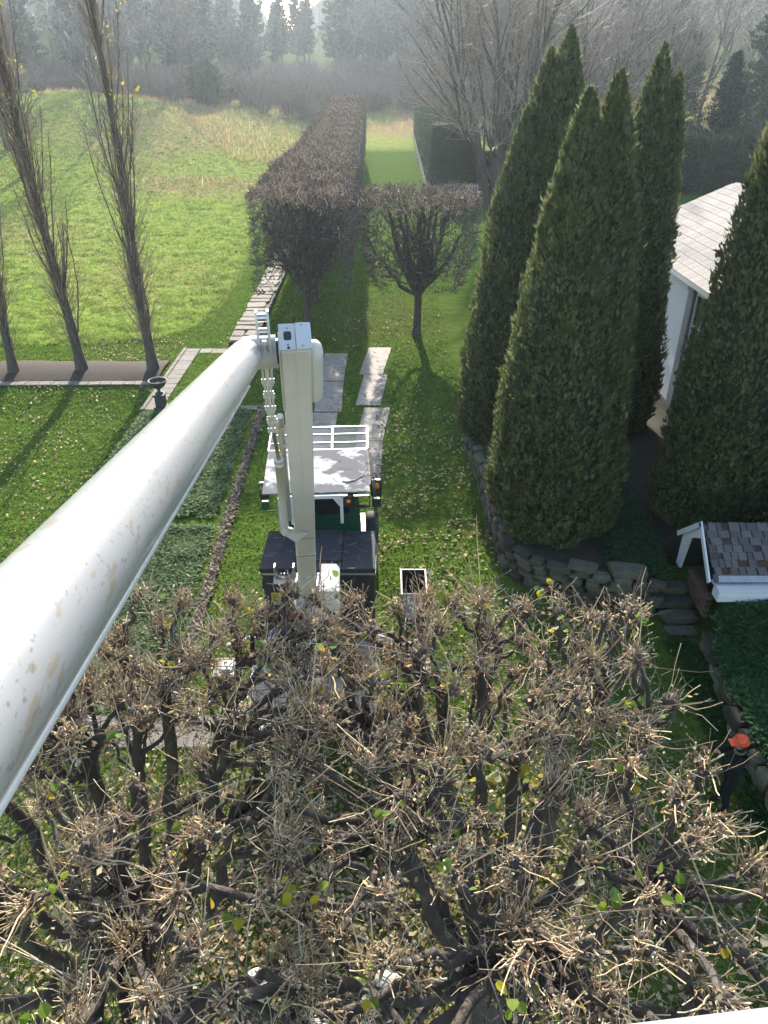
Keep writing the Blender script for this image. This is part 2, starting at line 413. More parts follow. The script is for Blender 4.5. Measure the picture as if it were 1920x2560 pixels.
def palette(n, cols, w, j=.15, r_=rng):
    c = np.array(cols)[r_.choice(len(cols), n, p=np.array(w) / sum(w))]
    return c * (1 + r_.normal(0, j, (n, 1))).clip(.4, 1.8)

# a heart-shaped, folded lime leaf
def leaf_mesh(name, col):
    o = [(0, -.5, 0), (.32, -.42, .05), (.48, -.1, .1), (.36, .22, .07), (0, .55, -.04), (-.36, .22, .07), (-.48, -.1, .1), (-.32, -.42, .05), (0, 0, -.03)]
    mb = MB(); mb.add(o, [[8, 0, 1], [8, 1, 2], [8, 2, 3], [8, 3, 4], [8, 4, 5], [8, 5, 6], [8, 6, 7], [8, 7, 0]], col); return mesh_only(mb, name, M['leafy'])
LEAVES = [leaf_mesh('leaf', c) for c in ((.16, .26, .03), (.20, .28, .04), (.42, .38, .03), (.55, .42, .04), (.12, .20, .06), (.34, .34, .22))]

# ------------------------------------------------------------ beds, paths, walls on the ground
def strip_pieces(parent, name, mes, x0, y0, x1, y1, width, n, z, th=.06, gap=.012, jit=.01):
    """n stones laid end to end from (x0,y0) to (x1,y1)"""
    d = np.array([x1 - x0, y1 - y0]); L = np.linalg.norm(d); u = d / L; a = math.atan2(u[1], u[0])
    cuts = np.linspace(0, 1, n + 1); cuts[1:-1] += rng.normal(0, .12 / n, n - 1)
    for k in range(n):
        c = (cuts[k] + cuts[k + 1]) / 2; ln = (cuts[k + 1] - cuts[k]) * L - gap
        p = np.array([x0, y0]) + d * c; zz = z if not callable(z) else z(p[0], p[1])
        piece(name, mes[int(rng.integers(len(mes)))], parent, (p[0], p[1], zz + th / 2 + rng.normal(0, jit * .4)), (rng.normal(0, .01), rng.normal(0, .01), a + rng.normal(0, .008)), (ln, width, th))
paver = lump_block(M['paver'], 'paving_stone', 4, .03, .05)
slabs = lump_block(M['stone'], 'stone', 6, .2, .1)
mossy = lump_block(M['mossstone'], 'stone', 6, .28, .14)
bricks = lump_block(M['brick'], 'brick', 3, .05, .06)

# mulch bed with the poplars and its stone edging
mb = MB()
bx = np.linspace(-22, -9.75, 40); rows = []
for i, yv in enumerate((30.25, 30.8, 31.6, 32.2, 32.5)):
    rows.append(np.stack([bx, np.full(40, yv) + .06 * np.sin(bx * 2.1 + i), ground(bx, np.full(40, yv)) + (.015, .09, .11, .08, .012)[i] + .02 * rng.random(40)], -1))
Vv = np.array(rows); f = [[i * 40 + j, i * 40 + j + 1, (i + 1) * 40 + j + 1, (i + 1) * 40 + j] for i in range(4) for j in range(39)]
mb.add(Vv.reshape(-1, 3), f); tag(mb.build('mulch_bed', M['mulch'], smooth=True), kind='structure')
ed = empty('stone_edging', (-15, 29.95, gz(-15, 29.95)), 'row of flat grey edging stones between lawn and poplar mulch bed', 'edging')
strip_pieces(ed, 'edging_stone', paver, -22, 29.95, -9.6, 30.05, .42, 24, lambda x, y: gz(x, y), .05)

# raised corner terrace: paving frame, lawn, wall face
ter = empty('terrace', (-8.5, 30, 0), 'low raised terrace corner with paved frame around a lawn square, left of the white boom', 'terrace')
mb = MB(); mb.box((-9.40, 26.75, -.55), (-4.9, 34.15, .0)); mb.build('base', M['mossstone'], ter)
strip_pieces(ter, 'paving_stone', paver, -9.05, 26.8, -9.05, 34.15, .66, 13, 0.0, .06)
strip_pieces(ter, 'paving_stone', paver, -8.68, 33.83, -5.0, 33.83, .62, 6, 0.0, .06)
strip_pieces(ter, 'paving_stone', paver, -8.68, 27.05, -4.9, 27.05, .40, 6, 0.0, .06)
strip_pieces(ter, 'coping_stone', paver, -9.43, 26.75, -9.43, 34.2, .16, 12, 0.01, .09)
for lv in range(3):
    strip_pieces(ter, 'wall_stone', paver, -9.45, 26.72 , -8.2, 26.72, .14, 3, -.54 + lv * .185, .18, .008)
    strip_pieces(ter, 'wall_stone', paver, -9.46, 26.72, -9.46, 31.0, .10, 9, -.54 + lv * .185, .18, .008)
mb = MB(); mb.box((-8.70, 27.26, -.02), (-4.9, 33.5, .03), (0, 0, 0)); mb.build('lawn_square', M['ground'], ter)
# garden urn on its pedestal
urn = empty('garden_urn', (-8.72, 26.98, .06), 'dark iron urn on a square stepped pedestal standing on the terrace corner', 'urn')
mb = MB(); mb.box((-.24, -.24, 0), (.24, .24, .10), O=(-8.72, 26.98, .06), bev=.015)
mb.box((-.18, -.18, .10), (.18, .18, .52), O=(-8.72, 26.98, .06), bev=.02); mb.box((-.22, -.22, .52), (.22, .22, .60), O=(-8.72, 26.98, .06), bev=.02)
mb.build('pedestal', M['iron'], urn)
mb = MB(); mb.lathe([(.02, 0), (.15, 0), (.16, .03), (.07, .07), (.05, .13), (.06, .17), (.13, .22), (.24, .30), (.30, .40), (.31, .47), (.37, .50), (.37, .54), (.33, .54), (.29, .46), (.26, .41), (0.01, .40)], (-8.72, 26.98, .66), 28, )
mb.build('bowl', M['iron'], urn, smooth=True)
mb = MB(); n = 40; P_ = np.c_[rng.normal(0, .12, (n, 2)) + (-8.72, 26.98), np.full(n, 1.075) + rng.random(n) * .03]
quads(mb, P_, rnd_dirs(n) * (1, 1, .3), rnd_dirs(n) * (1, 1, .3), .035, .03, palette(n, [(.45, .4, .3), (.25, .2, .12)], [1, 1]))
tag(mb.build('dead_leaves', M['leafy'], urn), kind='stuff')

# far stone retaining wall capped with big slabs
sw = empty('slab_wall', (-6.8, 38, 0), 'low dry stone wall capped with broad flat brown slabs beside the hedge row', 'wall')
mb = MB(); mb.box((-7.35, 34.2, -.3), (-6.25, 70, .36)); mb.build('core', M['mossstone'], sw)
y = 34.05; k = 0
while y < 62:
    d_ = float(rng.uniform(.6, 1.15)); xl = -7.42 - (y - 34) * .012 + rng.normal(0, .03); xr = -6.22 - (y - 34) * .01 + rng.normal(0, .09)
    if rng.random() < .3:
        xm = xl + (xr - xl) * rng.uniform(.4, .65)
        for a_, b_ in ((xl, xm), (xm, xr)): piece('slab', slabs[int(rng.integers(6))], sw, ((a_ + b_) / 2, y + d_ / 2, .40 + rng.normal(0, .01)), (0, 0, rng.normal(0, .04)), (b_ - a_ - .03, d_ - .04, .12))
    else: piece('slab', slabs[int(rng.integers(6))], sw, ((xl + xr) / 2, y + d_ / 2, .40), (rng.normal(0, .02), 0, rng.normal(0, .03)), (xr - xl, d_ - .04, .12))
    y += d_
for lv in range(3):
    strip_pieces(sw, 'wall_stone', mossy, -7.4, 34.15, -6.25, 34.15, .22, 3, -.02 + lv * .13, .125)
    strip_pieces(sw, 'wall_stone', mossy, -6.2, 34.2, -6.45, 56, .2, 44, -.02 + lv * .13, .125)

# cross path of grey stone behind the truck, left
cp = empty('cross_path', (-6, 10.5, 0), 'grey stone paved path crossing the lawn behind the lime crowns, left of the truck', 'path')
for r_i in range(2): strip_pieces(cp, 'paving_stone', paver, -9.5, 10.30 + .42 * r_i, -2.9, 10.30 + .42 * r_i, .40, 9 + r_i, .004, .035, .015)
# brick and litter edging beside the ground cover bed
be = empty('bed_edging', (-4.4, 20, 0), 'narrow stone edging strewn with fallen leaves between the groundcover bed and truck', 'edging')
strip_pieces(be, 'edging_stone', paver, -4.45, 11.3, -4.80, 27.0, .24, 34, .004, .04, .02, .02)
mb = MB(); mb.add([(-4.62, 11.2, .006), (-4.28, 11.2, .006), (-4.62, 27.0, .006), (-4.96, 27.0, .006)], [[0, 1, 2, 3]]); tag(mb.build('soil_strip', M['soil']), kind='structure')

# composite ground mats
def mat_mat():
    m, N, L, B = newmat('ground_mat'); tc = N.new('ShaderNodeTexCoord'); sx = N.new('ShaderNodeSeparateXYZ'); L.new(tc.outputs['Object'], sx.inputs[0])
    def mt(op, a, b=None):
        n = N.new('ShaderNodeMath'); n.operation = op
        for i, v_ in enumerate((a, b)):
            if v_ is None: continue
            if isinstance(v_, (int, float)): n.inputs[i].default_value = v_
            else: L.new(v_, n.inputs[i])
        return n.outputs[0]
    zz = mt('PINGPONG', mt('MULTIPLY', sx.outputs[0], 1.0), .115)
    ph = mt('ADD', mt('MULTIPLY', sx.outputs[1], 42.0), mt('MULTIPLY', zz, 42.0))
    w = mt('SINE', ph)
    r = N.new('ShaderNodeMapRange'); L.new(w, r.inputs[0]); r.inputs[1].default_value = -.2; r.inputs[2].default_value = .6
    n = N.new('ShaderNodeTexNoise'); n.inputs['Scale'].default_value = 3; L.new(tc.outputs['Object'], n.inputs['Vector'])
    x = N.new('ShaderNodeMix'); x.data_type = 'RGBA'; L.new(r.outputs[0], x.inputs[0]); x.inputs[6].default_value = (.24, .21, .18, 1); x.inputs[7].default_value = (.42, .375, .33, 1)
    x2 = N.new('ShaderNodeMix'); x2.data_type = 'RGBA'; r2 = N.new('ShaderNodeMapRange'); L.new(n.outputs[0], r2.inputs[0]); r2.inputs[1].default_value = .4; r2.inputs[2].default_value = .7; r2.inputs[4].default_value = .8
    L.new(r2.outputs[0], x2.inputs[0]); L.new(x.outputs[2], x2.inputs[6]); x2.inputs[7].default_value = (.20, .17, .13, 1); L.new(x2.outputs[2], B.inputs['Base Color'])
    b = N.new('ShaderNodeBump'); b.inputs['Distance'].default_value = .02; L.new(r.outputs[0], b.inputs['Height']); L.new(b.outputs[0], B.inputs['Normal']); B.inputs['Roughness'].default_value = .8
    return m
M['mat'] = mat_mat()
mats = [  # far y, far x0,x1, near y, near x0,x1
    (33.5, -2.78, -1.70, 29.95, -2.76, -1.72, 'upper left ground mat dappled by hedge shadow, furthest of its lane'),
    (29.85, -2.78, -1.72, 26.65, -2.72, -1.66, 'second ground mat of the left lane, right beside the boom head'),
    (26.55, -2.80, -1.80, 23.4, -2.82, -1.82, 'third ground mat of the left lane, leaf strewn, just beyond the mesh guard'),
    (23.3, -2.85, -1.85, 20.0, -2.85, -1.85, 'left lane ground mat showing beneath the mesh of the cab guard'),
    (34.35, -.72, .36, 30.75, -1.09, -.06, 'furthest ground mat of the right lane, clean and sunlit'),
    (30.70, -.86, .16, 27.3, -1.13, -.14, 'second ground mat of the right lane, offset slightly to the right'),
    (27.05, -.78, .24, 24.05, -1.02, -.05, 'third ground mat of the right lane with leaves scattered on its far end'),
    (24.0, -.98, -.04, 20.8, -1.10, -.13, 'nearest ground mat of the right lane, running in under the cab guard')]
for k, (yf, xf0, xf1, yn, xn0, xn1, lab) in enumerate(mats):
    mb = MB(); z0, z1 = .012 + .004 * (k % 2), .04 + .004 * (k % 2)
    c = [(xn0, yn), (xn1, yn), (xf1, yf), (xf0, yf)]
    V = [(a, b, z0) for a, b in c] + [(a, b, z1) for a, b in c]
    mb.add(V, [[4, 5, 6, 7], [0, 1, 5, 4], [1, 2, 6, 5], [2, 3, 7, 6], [3, 0, 4, 7]])
    cx, cy = (xf0 + xf1 + xn0 + xn1) / 4, (yf + yn) / 2
    tag(mb.build('ground_mat', M['mat'], loc=(cx, cy, 0)), lab, 'ground mat', 'ground mats laid in two lanes ahead of the truck')

# ------------------------------------------------------------ right terrace, dry stone retaining wall, steps, ivy bed
RW = np.array([(3.6, 30), (3.05, 25.5), (3.02, 23.2), (3.15, 20.5), (3.2, 18.9), (3.2, 17.2), (3.35, 16.0), (3.75, 15.4), (4.6, 14.95), (5.5, 14.65), (6.6, 14.35)])
def along(poly, step):
    seg = np.linalg.norm(np.diff(poly, axis=0), axis=1); cum = np.r_[0, np.cumsum(seg)]; s = np.arange(step / 2, cum[-1], step)
    return np.stack([np.interp(s, cum, poly[:, i]) for i in (0, 1)], -1), s, cum
mb = MB(); top = []
inner = [(x, y) for x, y in RW] + [(6.7, 15.6), (7.3, 16.2), (10.6, 16.2), (10.6, 34), (4.5, 34)]
c0 = [(x + (.12 if i < 7 else 0), y + (.12 if i >= 7 else 0)) for i, (x, y) in enumerate(inner)]
n = len(c0); V = [(x, y, .86) for x, y in c0] + [(x, y, -.1) for x, y in c0]
mb.add(V, [list(range(n))[::-1]]); mb.add(V, [[i, (i + 1) % n, n + (i + 1) % n, n + i] for i in range(n)])
tag(mb.build('terrace_ground', M['soil']), kind='structure')
rw = empty('retaining_wall', (4.5, 15, 0), 'curved mossy dry stone retaining wall of thin flat stones below the tall arborvitae', 'wall')
for lv in range(8):
    z = lv * .112; h = .11; y0 = 0
    pts, s, cum = along(RW, .01)
    t = float(rng.uniform(-.3, 0))
    while t < cum[-1] - .1:
        ln = float(rng.uniform(.28, .75)) * (1 if t > 12 else 1.3); c_ = min(max(t + ln / 2, 0), cum[-1])
        p = [np.interp(c_, cum, RW[:, i]) for i in (0, 1)]; q_ = [np.interp(min(c_ + .1, cum[-1]), cum, RW[:, i]) - np.interp(max(c_ - .1, 0), cum, RW[:, i]) for i in (0, 1)]
        a = math.atan2(q_[1], q_[0]); off = rng.normal(0, .03)
        piece('stone', mossy[int(rng.integers(6))], rw, (p[0] + math.sin(a) * off, p[1] - math.cos(a) * off, z + h / 2), (rng.normal(0, .03), rng.normal(0, .03), a + rng.normal(0, .05)), (ln - .02, .34, h * rng.uniform(.85, 1.2)))
        t += ln
piece('capstone', mossy[1], rw, (5.95, 14.75, .98), (0, 0, -.2), (1.0, .55, .16))
piece('capstone', mossy[2], rw, (4.9, 15.0, .93), (0, 0, -.35), (.8, .45, .1))
# sunken entry beside the wall
st = empty('garden_steps', (7.0, 13.9, 0), 'dark narrow stone steps between the curved wall and the ivy bed', 'steps')
for k in range(4): piece('step', mossy[k], st, (7.05, 13.55 + k * .36, .06 + .17 * k), (0, 0, rng.normal(0, .03)), (.9, .4, .16))
ib = empty('ivy_bed_wall', (7.1, 10, 0), 'stone kerb wall holding the dark ivy bed below the hooded entrance', 'wall')
IW = np.array([(7.4, 13.1), (7.25, 12.1), (7.12, 11.0), (7.0, 10.2), (6.95, 8.5), (6.95, 6.0)])
for lv in range(3):
    t = 0
    cum = np.r_[0, np.cumsum(np.linalg.norm(np.diff(IW, axis=0), axis=1))]
    while t < cum[-1]:
        ln = float(rng.uniform(.4, .8)); c_ = min(t + ln / 2, cum[-1]); p = [np.interp(c_, cum, IW[:, i]) for i in (0, 1)]
        piece('stone', mossy[int(rng.integers(6))], ib, (p[0], p[1], .08 + lv * .16), (0, 0, math.pi / 2 + rng.normal(0, .05)), (ln - .02, .26, .155)); t += ln
mb = MB(); V = [(x + .1, y, .44) for x, y in IW] + [(14, 5.8, .44), (14, 13.1, .44)]; mb.add(V, [list(range(len(V)))[::-1]]); tag(mb.build('ivy_bed_soil', M['soil']), kind='structure')

# ------------------------------------------------------------ house
ho = empty('white_house', (10.5, 24, 0), 'white clapboard house with silvered shingle roof behind the arborvitae on the right', 'house')
mb = MB(); mb.box((10.56, 14.2, 0), (18.5, 32.6, 5.45)); mb.build('wall', M['clap'], ho)
# gable ends
mb.add([(10.56, 32.55, 5.45), (18.5, 32.55, 5.45), (14.5, 32.55, 7.2)], [[0, 1, 2]])
mb = MB(); mb.add([(10.56, 32.5, 5.45), (18.5, 32.5, 5.45), (14.5, 32.5, 7.25), (10.56, 32.6, 5.45), (18.5, 32.6, 5.45), (14.5, 32.6, 7.25)], [[0, 1, 2], [3, 5, 4], [0, 2, 5, 3], [1, 4, 5, 2]]); mb.build('gable', M['clap'], ho)
cb = MB(); cb.add([(0, -.5, -.5), (0, .5, -.5), (0, .5, .5), (0, -.5, .5), (-1, -.5, -.5), (-1, .5, -.5), (-.35, .5, .5), (-.35, -.5, .5)], [[4, 7, 6, 5], [4, 5, 1, 0], [7, 3, 2, 6], [4, 0, 3, 7], [5, 6, 2, 1]])
cbm = mesh_only(cb, 'clapboard', M['clap'])
opens = [(22.2, 24.95, .9, 5.0), (27.6, 28.7, 2.6, 4.1), (15.4, 17.2, 1.2, 3.4), (18.6, 20.4, 1.2, 3.4)]
cols_ = [(14.2, 15.3), (15.3, 17.3), (17.3, 18.5), (18.5, 20.5), (20.5, 22.05), (22.05, 25.02), (25.55, 27.5), (27.5, 28.8), (28.8, 32.6)]
zc = .86
while zc < 5.3:
    for a_, b_ in cols_:
        if any(o_[0] < (a_ + b_) / 2 < o_[1] and o_[2] - .16 < zc + .1 < o_[3] + .12 for o_ in opens): continue
        piece('clapboard', cbm, ho, (10.557, (a_ + b_) / 2, zc + .105), (0, 0, 0), (.03, b_ - a_ - .006, .21))
    zc += .21
mb = MB(); mb.box((10.40, 25.05, .86), (10.56, 25.52, 5.3)); mb.box((10.36, 25.0, 5.02), (10.40, 25.57, 5.3)); mb.build('pilaster', M['trim'], ho)
mb = MB(); mb.box((10.44, 14.2, 5.25), (10.56, 32.6, 5.45)); mb.build('frieze_board', M['trim'], ho)
mb = MB(); mb.box((10.02, 14.0, 5.36), (10.12, 33.0, 5.52)); mb.box((10.12, 14.0, 5.36), (10.44, 33.0, 5.39)); mb.build('eave_trim', M['clap'], ho)
for (y0, y1, z0, z1) in opens:
    w = MB(); w.box((10.47, y0, z0), (10.53, y0 + .08, z1)); w.box((10.47, y1 - .08, z0), (10.53, y1, z1)); w.box((10.465, y0, z1), (10.535, y1, z1 + .1)); w.box((10.42, y0 - .05, z0 - .07), (10.54, y1 + .05, z0))
    nm = 3 if y1 - y0 > 1.5 else 1; nz = 4
    wf = w.build('window', M['clap'], ho)
    g_ = MB(); g_.box((10.535, y0 + .02, z0), (10.55, y1 - .02, z1)); g_.build('pane', M['glass'], wf)
    for k in range(1, nm + 1):
        yy = y0 + (y1 - y0) * k / (nm + 1); b_ = MB(); b_.box((10.50, yy - .02, z0), (10.534, yy + .02, z1)); b_.build('muntin', M['clap'], wf)
    for k in range(1, nz):
        zz = z0 + (z1 - z0) * k / nz; b_ = MB(); b_.box((10.505, y0 + .08, zz - .015), (10.532, y1 - .08, zz + .015)); b_.build('muntin', M['clap'], wf)
# roof: sheathing with shingles laid in courses
sl = math.atan2(1.95, 4.4); X_ = V3((math.cos(sl), 0, math.sin(sl))); Zr = V3((-math.sin(sl), 0, math.cos(sl)))
mb = MB(); mb.box((0, 14.0, -.08), (4.85, 33.0, 0), O=(10.03, 0, 5.5), X=X_, Z=Zr); mb.box((0, 14.0, -.08), (4.85, 33.0, 0), O=(18.97, 0, 5.5), X=X_ * (-1, 1, 1), Z=Zr * (-1, 1, 1)); rf = mb.build('roof', M['shingle'], ho)
sh = MB(); sh.box((-.5, -.5, -.5), (.5, .5, .5)); shm = mesh_only(sh, 'shingle', M['shingle'])
rest = MB()
for i in range(13):
    y = 14.0 + (i % 3) * .15
    while y < 32.95:
        w_ = float(rng.uniform(.42, .56)); w_ = min(w_, 33.0 - y)
        c_ = V3((10.03, 0, 5.5)) + X_ * (.36 * i + .20) + Zr * (.018 + .004 * rng.random())
        if y > 22.3: piece('shingle', shm, rf, (c_[0], y + w_ / 2, c_[2]), (0, -sl + .035, 0), (.40, w_ - .012, .018))
        else: rest.box((-.2, -w_ / 2 + .006, -.01), (.2, w_ / 2 - .006, .01), O=(c_[0], y + w_ / 2, c_[2]), X=nrm(X_ - Zr * .035), Z=nrm(Zr + X_ * .035))
        y += w_
tag(rest.build('shingle_courses', M['shingle'], rf), kind='stuff')

# hooded entrance with slate roof and white box eaves
hd = empty('entrance_hood', (8.9, 14.3, 0), 'small gabled entrance hood with broken slates and white box eave by the house', 'porch hood')
mb = MB()
def slab4(mb, pts, th, col=(1, 1, 1)):
    P_ = V3(pts); nn = nrm(np.cross(P_[1] - P_[0], P_[3] - P_[0])); Q_ = P_ - nn * th; V = np.concatenate([P_, Q_])
    mb.add(V, [[0, 1, 2, 3], [7, 6, 5, 4], [0, 4, 5, 1], [1, 5, 6, 2], [2, 6, 7, 3], [3, 7, 4, 0]], col)
slab4(mb, [(7.40, 13.28, 1.70), (10.5, 13.28, 1.70), (10.5, 14.3, 2.58), (7.25, 14.3, 2.58)], .06)
slab4(mb, [(7.25, 14.3, 2.58), (10.5, 14.3, 2.58), (10.5, 15.25, 1.75), (7.40, 15.25, 1.75)], .06); hr = mb.build('roof_deck', pmat('rusty_underlay', (.10, .05, .035), (.05, .035, .03), 4, .95, .5, 20, c3=(.09, .09, .095), s3=3), hd)
mb = MB(); mb.box((7.42, 13.10, 1.28), (10.5, 13.42, 1.60), bev=.01); mb.box((7.36, 13.05, 1.60), (10.5, 13.46, 1.66)); mb.box((7.40, 13.06, 1.42), (10.5, 13.098, 1.44)); mb.build('box_eave', M['clap'], hd)
mb = MB(); slab4(mb, [(7.20, 13.24, 1.74), (7.24, 13.24, 1.74), (7.24, 14.3, 2.66), (7.20, 14.3, 2.66)], .12); slab4(mb, [(7.20, 14.3, 2.66), (7.24, 14.3, 2.66), (7.24, 15.35, 1.74), (7.20, 15.35, 1.74)], .12); mb.build('rake_board', M['clap'], hd)
mb = MB(); mb.add([(7.30, 14.3, 2.55), (7.30, 15.2, 1.75), (7.30, 15.2, .9), (7.30, 14.98, .9), (7.30, 14.8, 1.9), (7.30, 14.3, 2.2), (7.36, 14.3, 2.55), (7.36, 15.2, 1.75), (7.36, 15.2, .9), (7.36, 14.98, .9), (7.36, 14.8, 1.9), (7.36, 14.3, 2.2)], [[5, 4, 3, 2, 1, 0], [6, 7, 8, 9, 10, 11], [3, 4, 10, 9], [4, 5, 11, 10], [0, 1, 7, 6], [1, 2, 8, 7]]); mb.build('side_panel', M['clap'], hd)
mb = MB(); mb.box((8.2, 13.45, 0), (10.5, 13.6, 1.7)); mb.build('side_wall', M['mossstone'], hd)
mb = MB(); mb.box((8.2, 15.1, 0), (10.5, 15.2, 1.7)); mb.build('side_wall', M['mossstone'], hd)
for lv in range(7):
    for k in range(5):
        piece('brick', bricks[k % 3], hd, (7.52, 13.68 + .235 * k + (.11 if lv % 2 else 0), .5 + lv * .085), (0, 0, math.pi / 2), (.225, .11, .078))
mb = MB(); mb.box((7.42, -.02, .0), (10.5, .13, .014), O=(0, 13.26, 1.735), Y=nrm((0, 1.05, .89)), Z=nrm((0, -.89, 1.05))); mb.build('flashing', M['steel'], hd)
slm = lump_block(M['slate'], 'slate', 5, .14, .05)
for side in (0, 1):
    e0, e1 = (V3((0, 13.25, 1.70)), V3((0, 14.3, 2.59))) if side == 0 else (V3((0, 15.28, 1.75)), V3((0, 14.3, 2.59)))
    dd = e1 - e0; ang = math.atan2(dd[2], abs(dd[1])) * (1 if side == 0 else -1)
    for i in range(8):
        x = 7.30 + .06 * (i % 2)
        while x < 10.4:
            w_ = float(rng.uniform(.13, .28))
            if side == 0 and rng.random() < .13: x += w_; continue
            c_ = e0 + dd * ((i + .5) / 8)
            piece('slate', slm[int(rng.integers(5))], hr, (x + w_ / 2, c_[1], c_[2] + .018 + .006 * rng.random()), (ang + (-.05 if side == 0 else .05), rng.normal(0, .02), rng.normal(0, .09)), (w_ - .008, .21 * rng.uniform(.85, 1.1), .018)); x += w_

# ------------------------------------------------------------ bucket truck
tk = empty('bucket_truck', (-1.39, 13.2, 0), 'green bucket truck seen from its own bucket, white boom folding up beside the camera', 'bucket truck')
XC = -1.39
# chassis, wheels
mb = MB(); mb.box((-1.85, 9.9, .55), (-1.6, 18.2, .85)); mb.box((-1.18, 9.9, .55), (-.93, 18.2, .85)); mb.box((-2.5, 9.95, .6), (-.28, 10.15, .82)); mb.build('chassis', M['black'], tk)
for (wy, nn) in ((17.4, 1), (11.4, 2)):
    for sx in (-1, 1):
        for kk in range(nn):
            x0 = XC + sx * (1.02 - .30 * kk)
            w = MB(); w.lathe([(.26, -.13), (.46, -.13), (.50, -.08), (.50, .08), (.46, .13), (.26, .13)], (x0, wy, .5), 28, X=(0, 1, 0), Y=(0, 0, 1), Z=(1, 0, 0))
            tire = w.build('wheel', M['rubber'], tk, smooth=True)
            w = MB(); w.lathe([(0, .04), (.12, .05), (.22, -.02), (.27, .10)], (x0, wy, .5), 24, X=(0, 1, 0), Y=(0, 0, 1), Z=(sx, 0, 0)); w.build('rim', M['steel'], tire, smooth=True)
# deck
mb = MB(); mb.box((-2.6, 9.85, 1.05), (-.18, 12.58, 1.13)); dk = mb.build('deck', M['deck'], tk)
for k in range(8):
    p_ = MB(); p_.box((-2.57 + k * .2975, 9.95, 1.132), (-2.57 + k * .2975 + .285, 12.5, 1.146)); p_.build('deck_panel', M['deck'], dk)
for x_ in (-2.64, -.18):
    mb = MB(); mb.box((x_, 9.80, .98), (x_ + .04, 12.58, 1.19)); mb.build('side_rail', M['white'], tk)
mb = MB(); mb.box((-2.3, 9.55, .92), (-.5, 9.85, 1.05), bev=.02); mb.box((-2.62, 9.80, .45), (-.16, 9.84, 1.10)); mb.build('rear_bumper', M['black'], tk)
mb = MB(); mb.box((-2.3, 9.60, 1.055), (-.5, 9.82, 1.062)); mb.build('step_plate', M['steel'], tk)
for sx in (-1, 1):
    for q in (0, 1):
        mb = MB(); mb.lathe([(0, .02), (.05, .018), (.055, 0)], (XC + sx * (.95 + .14 * q), 9.80, .72), 16, X=(1, 0, 0), Y=(0, 0, 1), Z=(0, -1, 0)); mb.build('tail_light', M['orange'], tk)
# tool body: black cross box with three lids
mb = MB(); mb.box((-2.58, 12.62, .75), (-.20, 14.02, 2.46), bev=.015); bd = mb.build('tool_body', M['black'], tk)
mb = MB(); mb.box((-2.61, 12.58, 2.40), (-.17, 14.05, 2.45)); mb.build('silver_rail', M['steel'], tk)
for k, (a_, b_) in enumerate(((-2.60, -1.88), (-1.875, -.90), (-.895, -.18))):
    mb = MB(); mb.box((a_, 12.58 + (.0 if k != 1 else .27), 2.46), (b_, 14.06, 2.56 + (.035 if k == 1 else 0)), bev=.012); mb.build('lid', M['lid'], tk)
mb = MB(); mb.box((-1.875, 12.575, 2.46), (-.90, 12.84, 2.555), bev=.01); mb.build('lid', M['lid'], tk)
mb = MB(); mb.box((-.92, 12.58, 1.2), (-.42, 12.61, 1.80), bev=.01); mb.box((-.60, 12.56, 1.5), (-.52, 12.58, 1.53)); mb.build('locker_door', M['lid'], tk)
mb = MB(); mb.box((-2.40, 12.60, 1.72), (-2.20, 12.612, 1.92)); lb = mb.build('warning_label', M['yellow'], tk)
mb = MB(); [mb.box((-2.385, 12.594, 1.74 + .028 * k), (-2.385 + (.17, .15, .16, .13, .165, .14)[k], 12.599, 1.75 + .028 * k)) for k in range(6)]; mb.build('printed_lines', M['black'], lb)
mb = MB(); mb.box((-2.38, 12.60, 1.60), (-2.24, 12.61, 1.70)); mb.build('plate', M['steel'], tk)
mb = MB(); mb.tube([(-2.45, 12.58, 2.22), (-2.45, 12.53, 2.22), (-2.33, 12.53, 2.21), (-2.33, 12.58, 2.21)], .008, 6); mb.box((-2.60, 12.585, 2.30), (-2.55, 12.61, 2.36)); mb.build('handle', M['steel'], tk)
for k, (hx, hz_) in enumerate(((-2.06, 1.95), (-1.99, 1.85), (-1.86, 1.98), (-1.80, 1.9), (-1.93, 1.93))):
    mb = MB(); P_ = [(hx, 12.58, hz_ - .25), (hx + .005, 12.50, hz_), (hx + .02, 12.45, hz_ - .1), (hx - .03, 12.38, hz_ - .45), (hx - .05, 12.40, 1.2)]
    mb.tube(P_, .013, 7); mb.build('hydraulic_hose', M['orange'] if k in (0, 2, 3) else M['rubber'], tk, smooth=True)
# boom rest: half-round cradle
mb = MB(); n = 14; th = np.linspace(math.pi * 1.04, math.pi * 1.96, n); cr = []
for t_ in th:
    for r0_ in (.17, .20):
        for yy in (12.42, 12.56): cr.append((-2.06 + math.cos(t_) * r0_, yy, 2.62 + math.sin(t_) * r0_))
F_ = []
for k in range(n - 1):
    b_ = k * 4; F_ += [[b_, b_ + 4, b_ + 5, b_ + 1], [b_ + 2, b_ + 3, b_ + 7, b_ + 6], [b_, b_ + 2, b_ + 6, b_ + 4], [b_ + 1, b_ + 5, b_ + 7, b_ + 3]]
mb.add(cr, F_); mb.box((-2.27, 12.42, 2.44), (-2.24, 12.56, 2.72)); mb.box((-1.88, 12.42, 2.44), (-1.85, 12.56, 2.72)); mb.build('boom_cradle', M['steel'], tk)
mb = MB(); mb.box((-2.29, 12.40, 2.30), (-1.55, 12.57, 2.40)); mb.build('cradle_bar', M['white'], tk)
for k in range(3): 
    mb = MB(); mb.box((-.008, 12.44, -.10), (.008, 12.47, .10), O=(-2.16 + .1 * k, 0, 2.44), X=(1, 0, .35 * (k - 1)), Z=(-.35 * (k - 1), 0, 1)); mb.build('cradle_strut', M['steel'], tk)
_before = set(COL.objects)
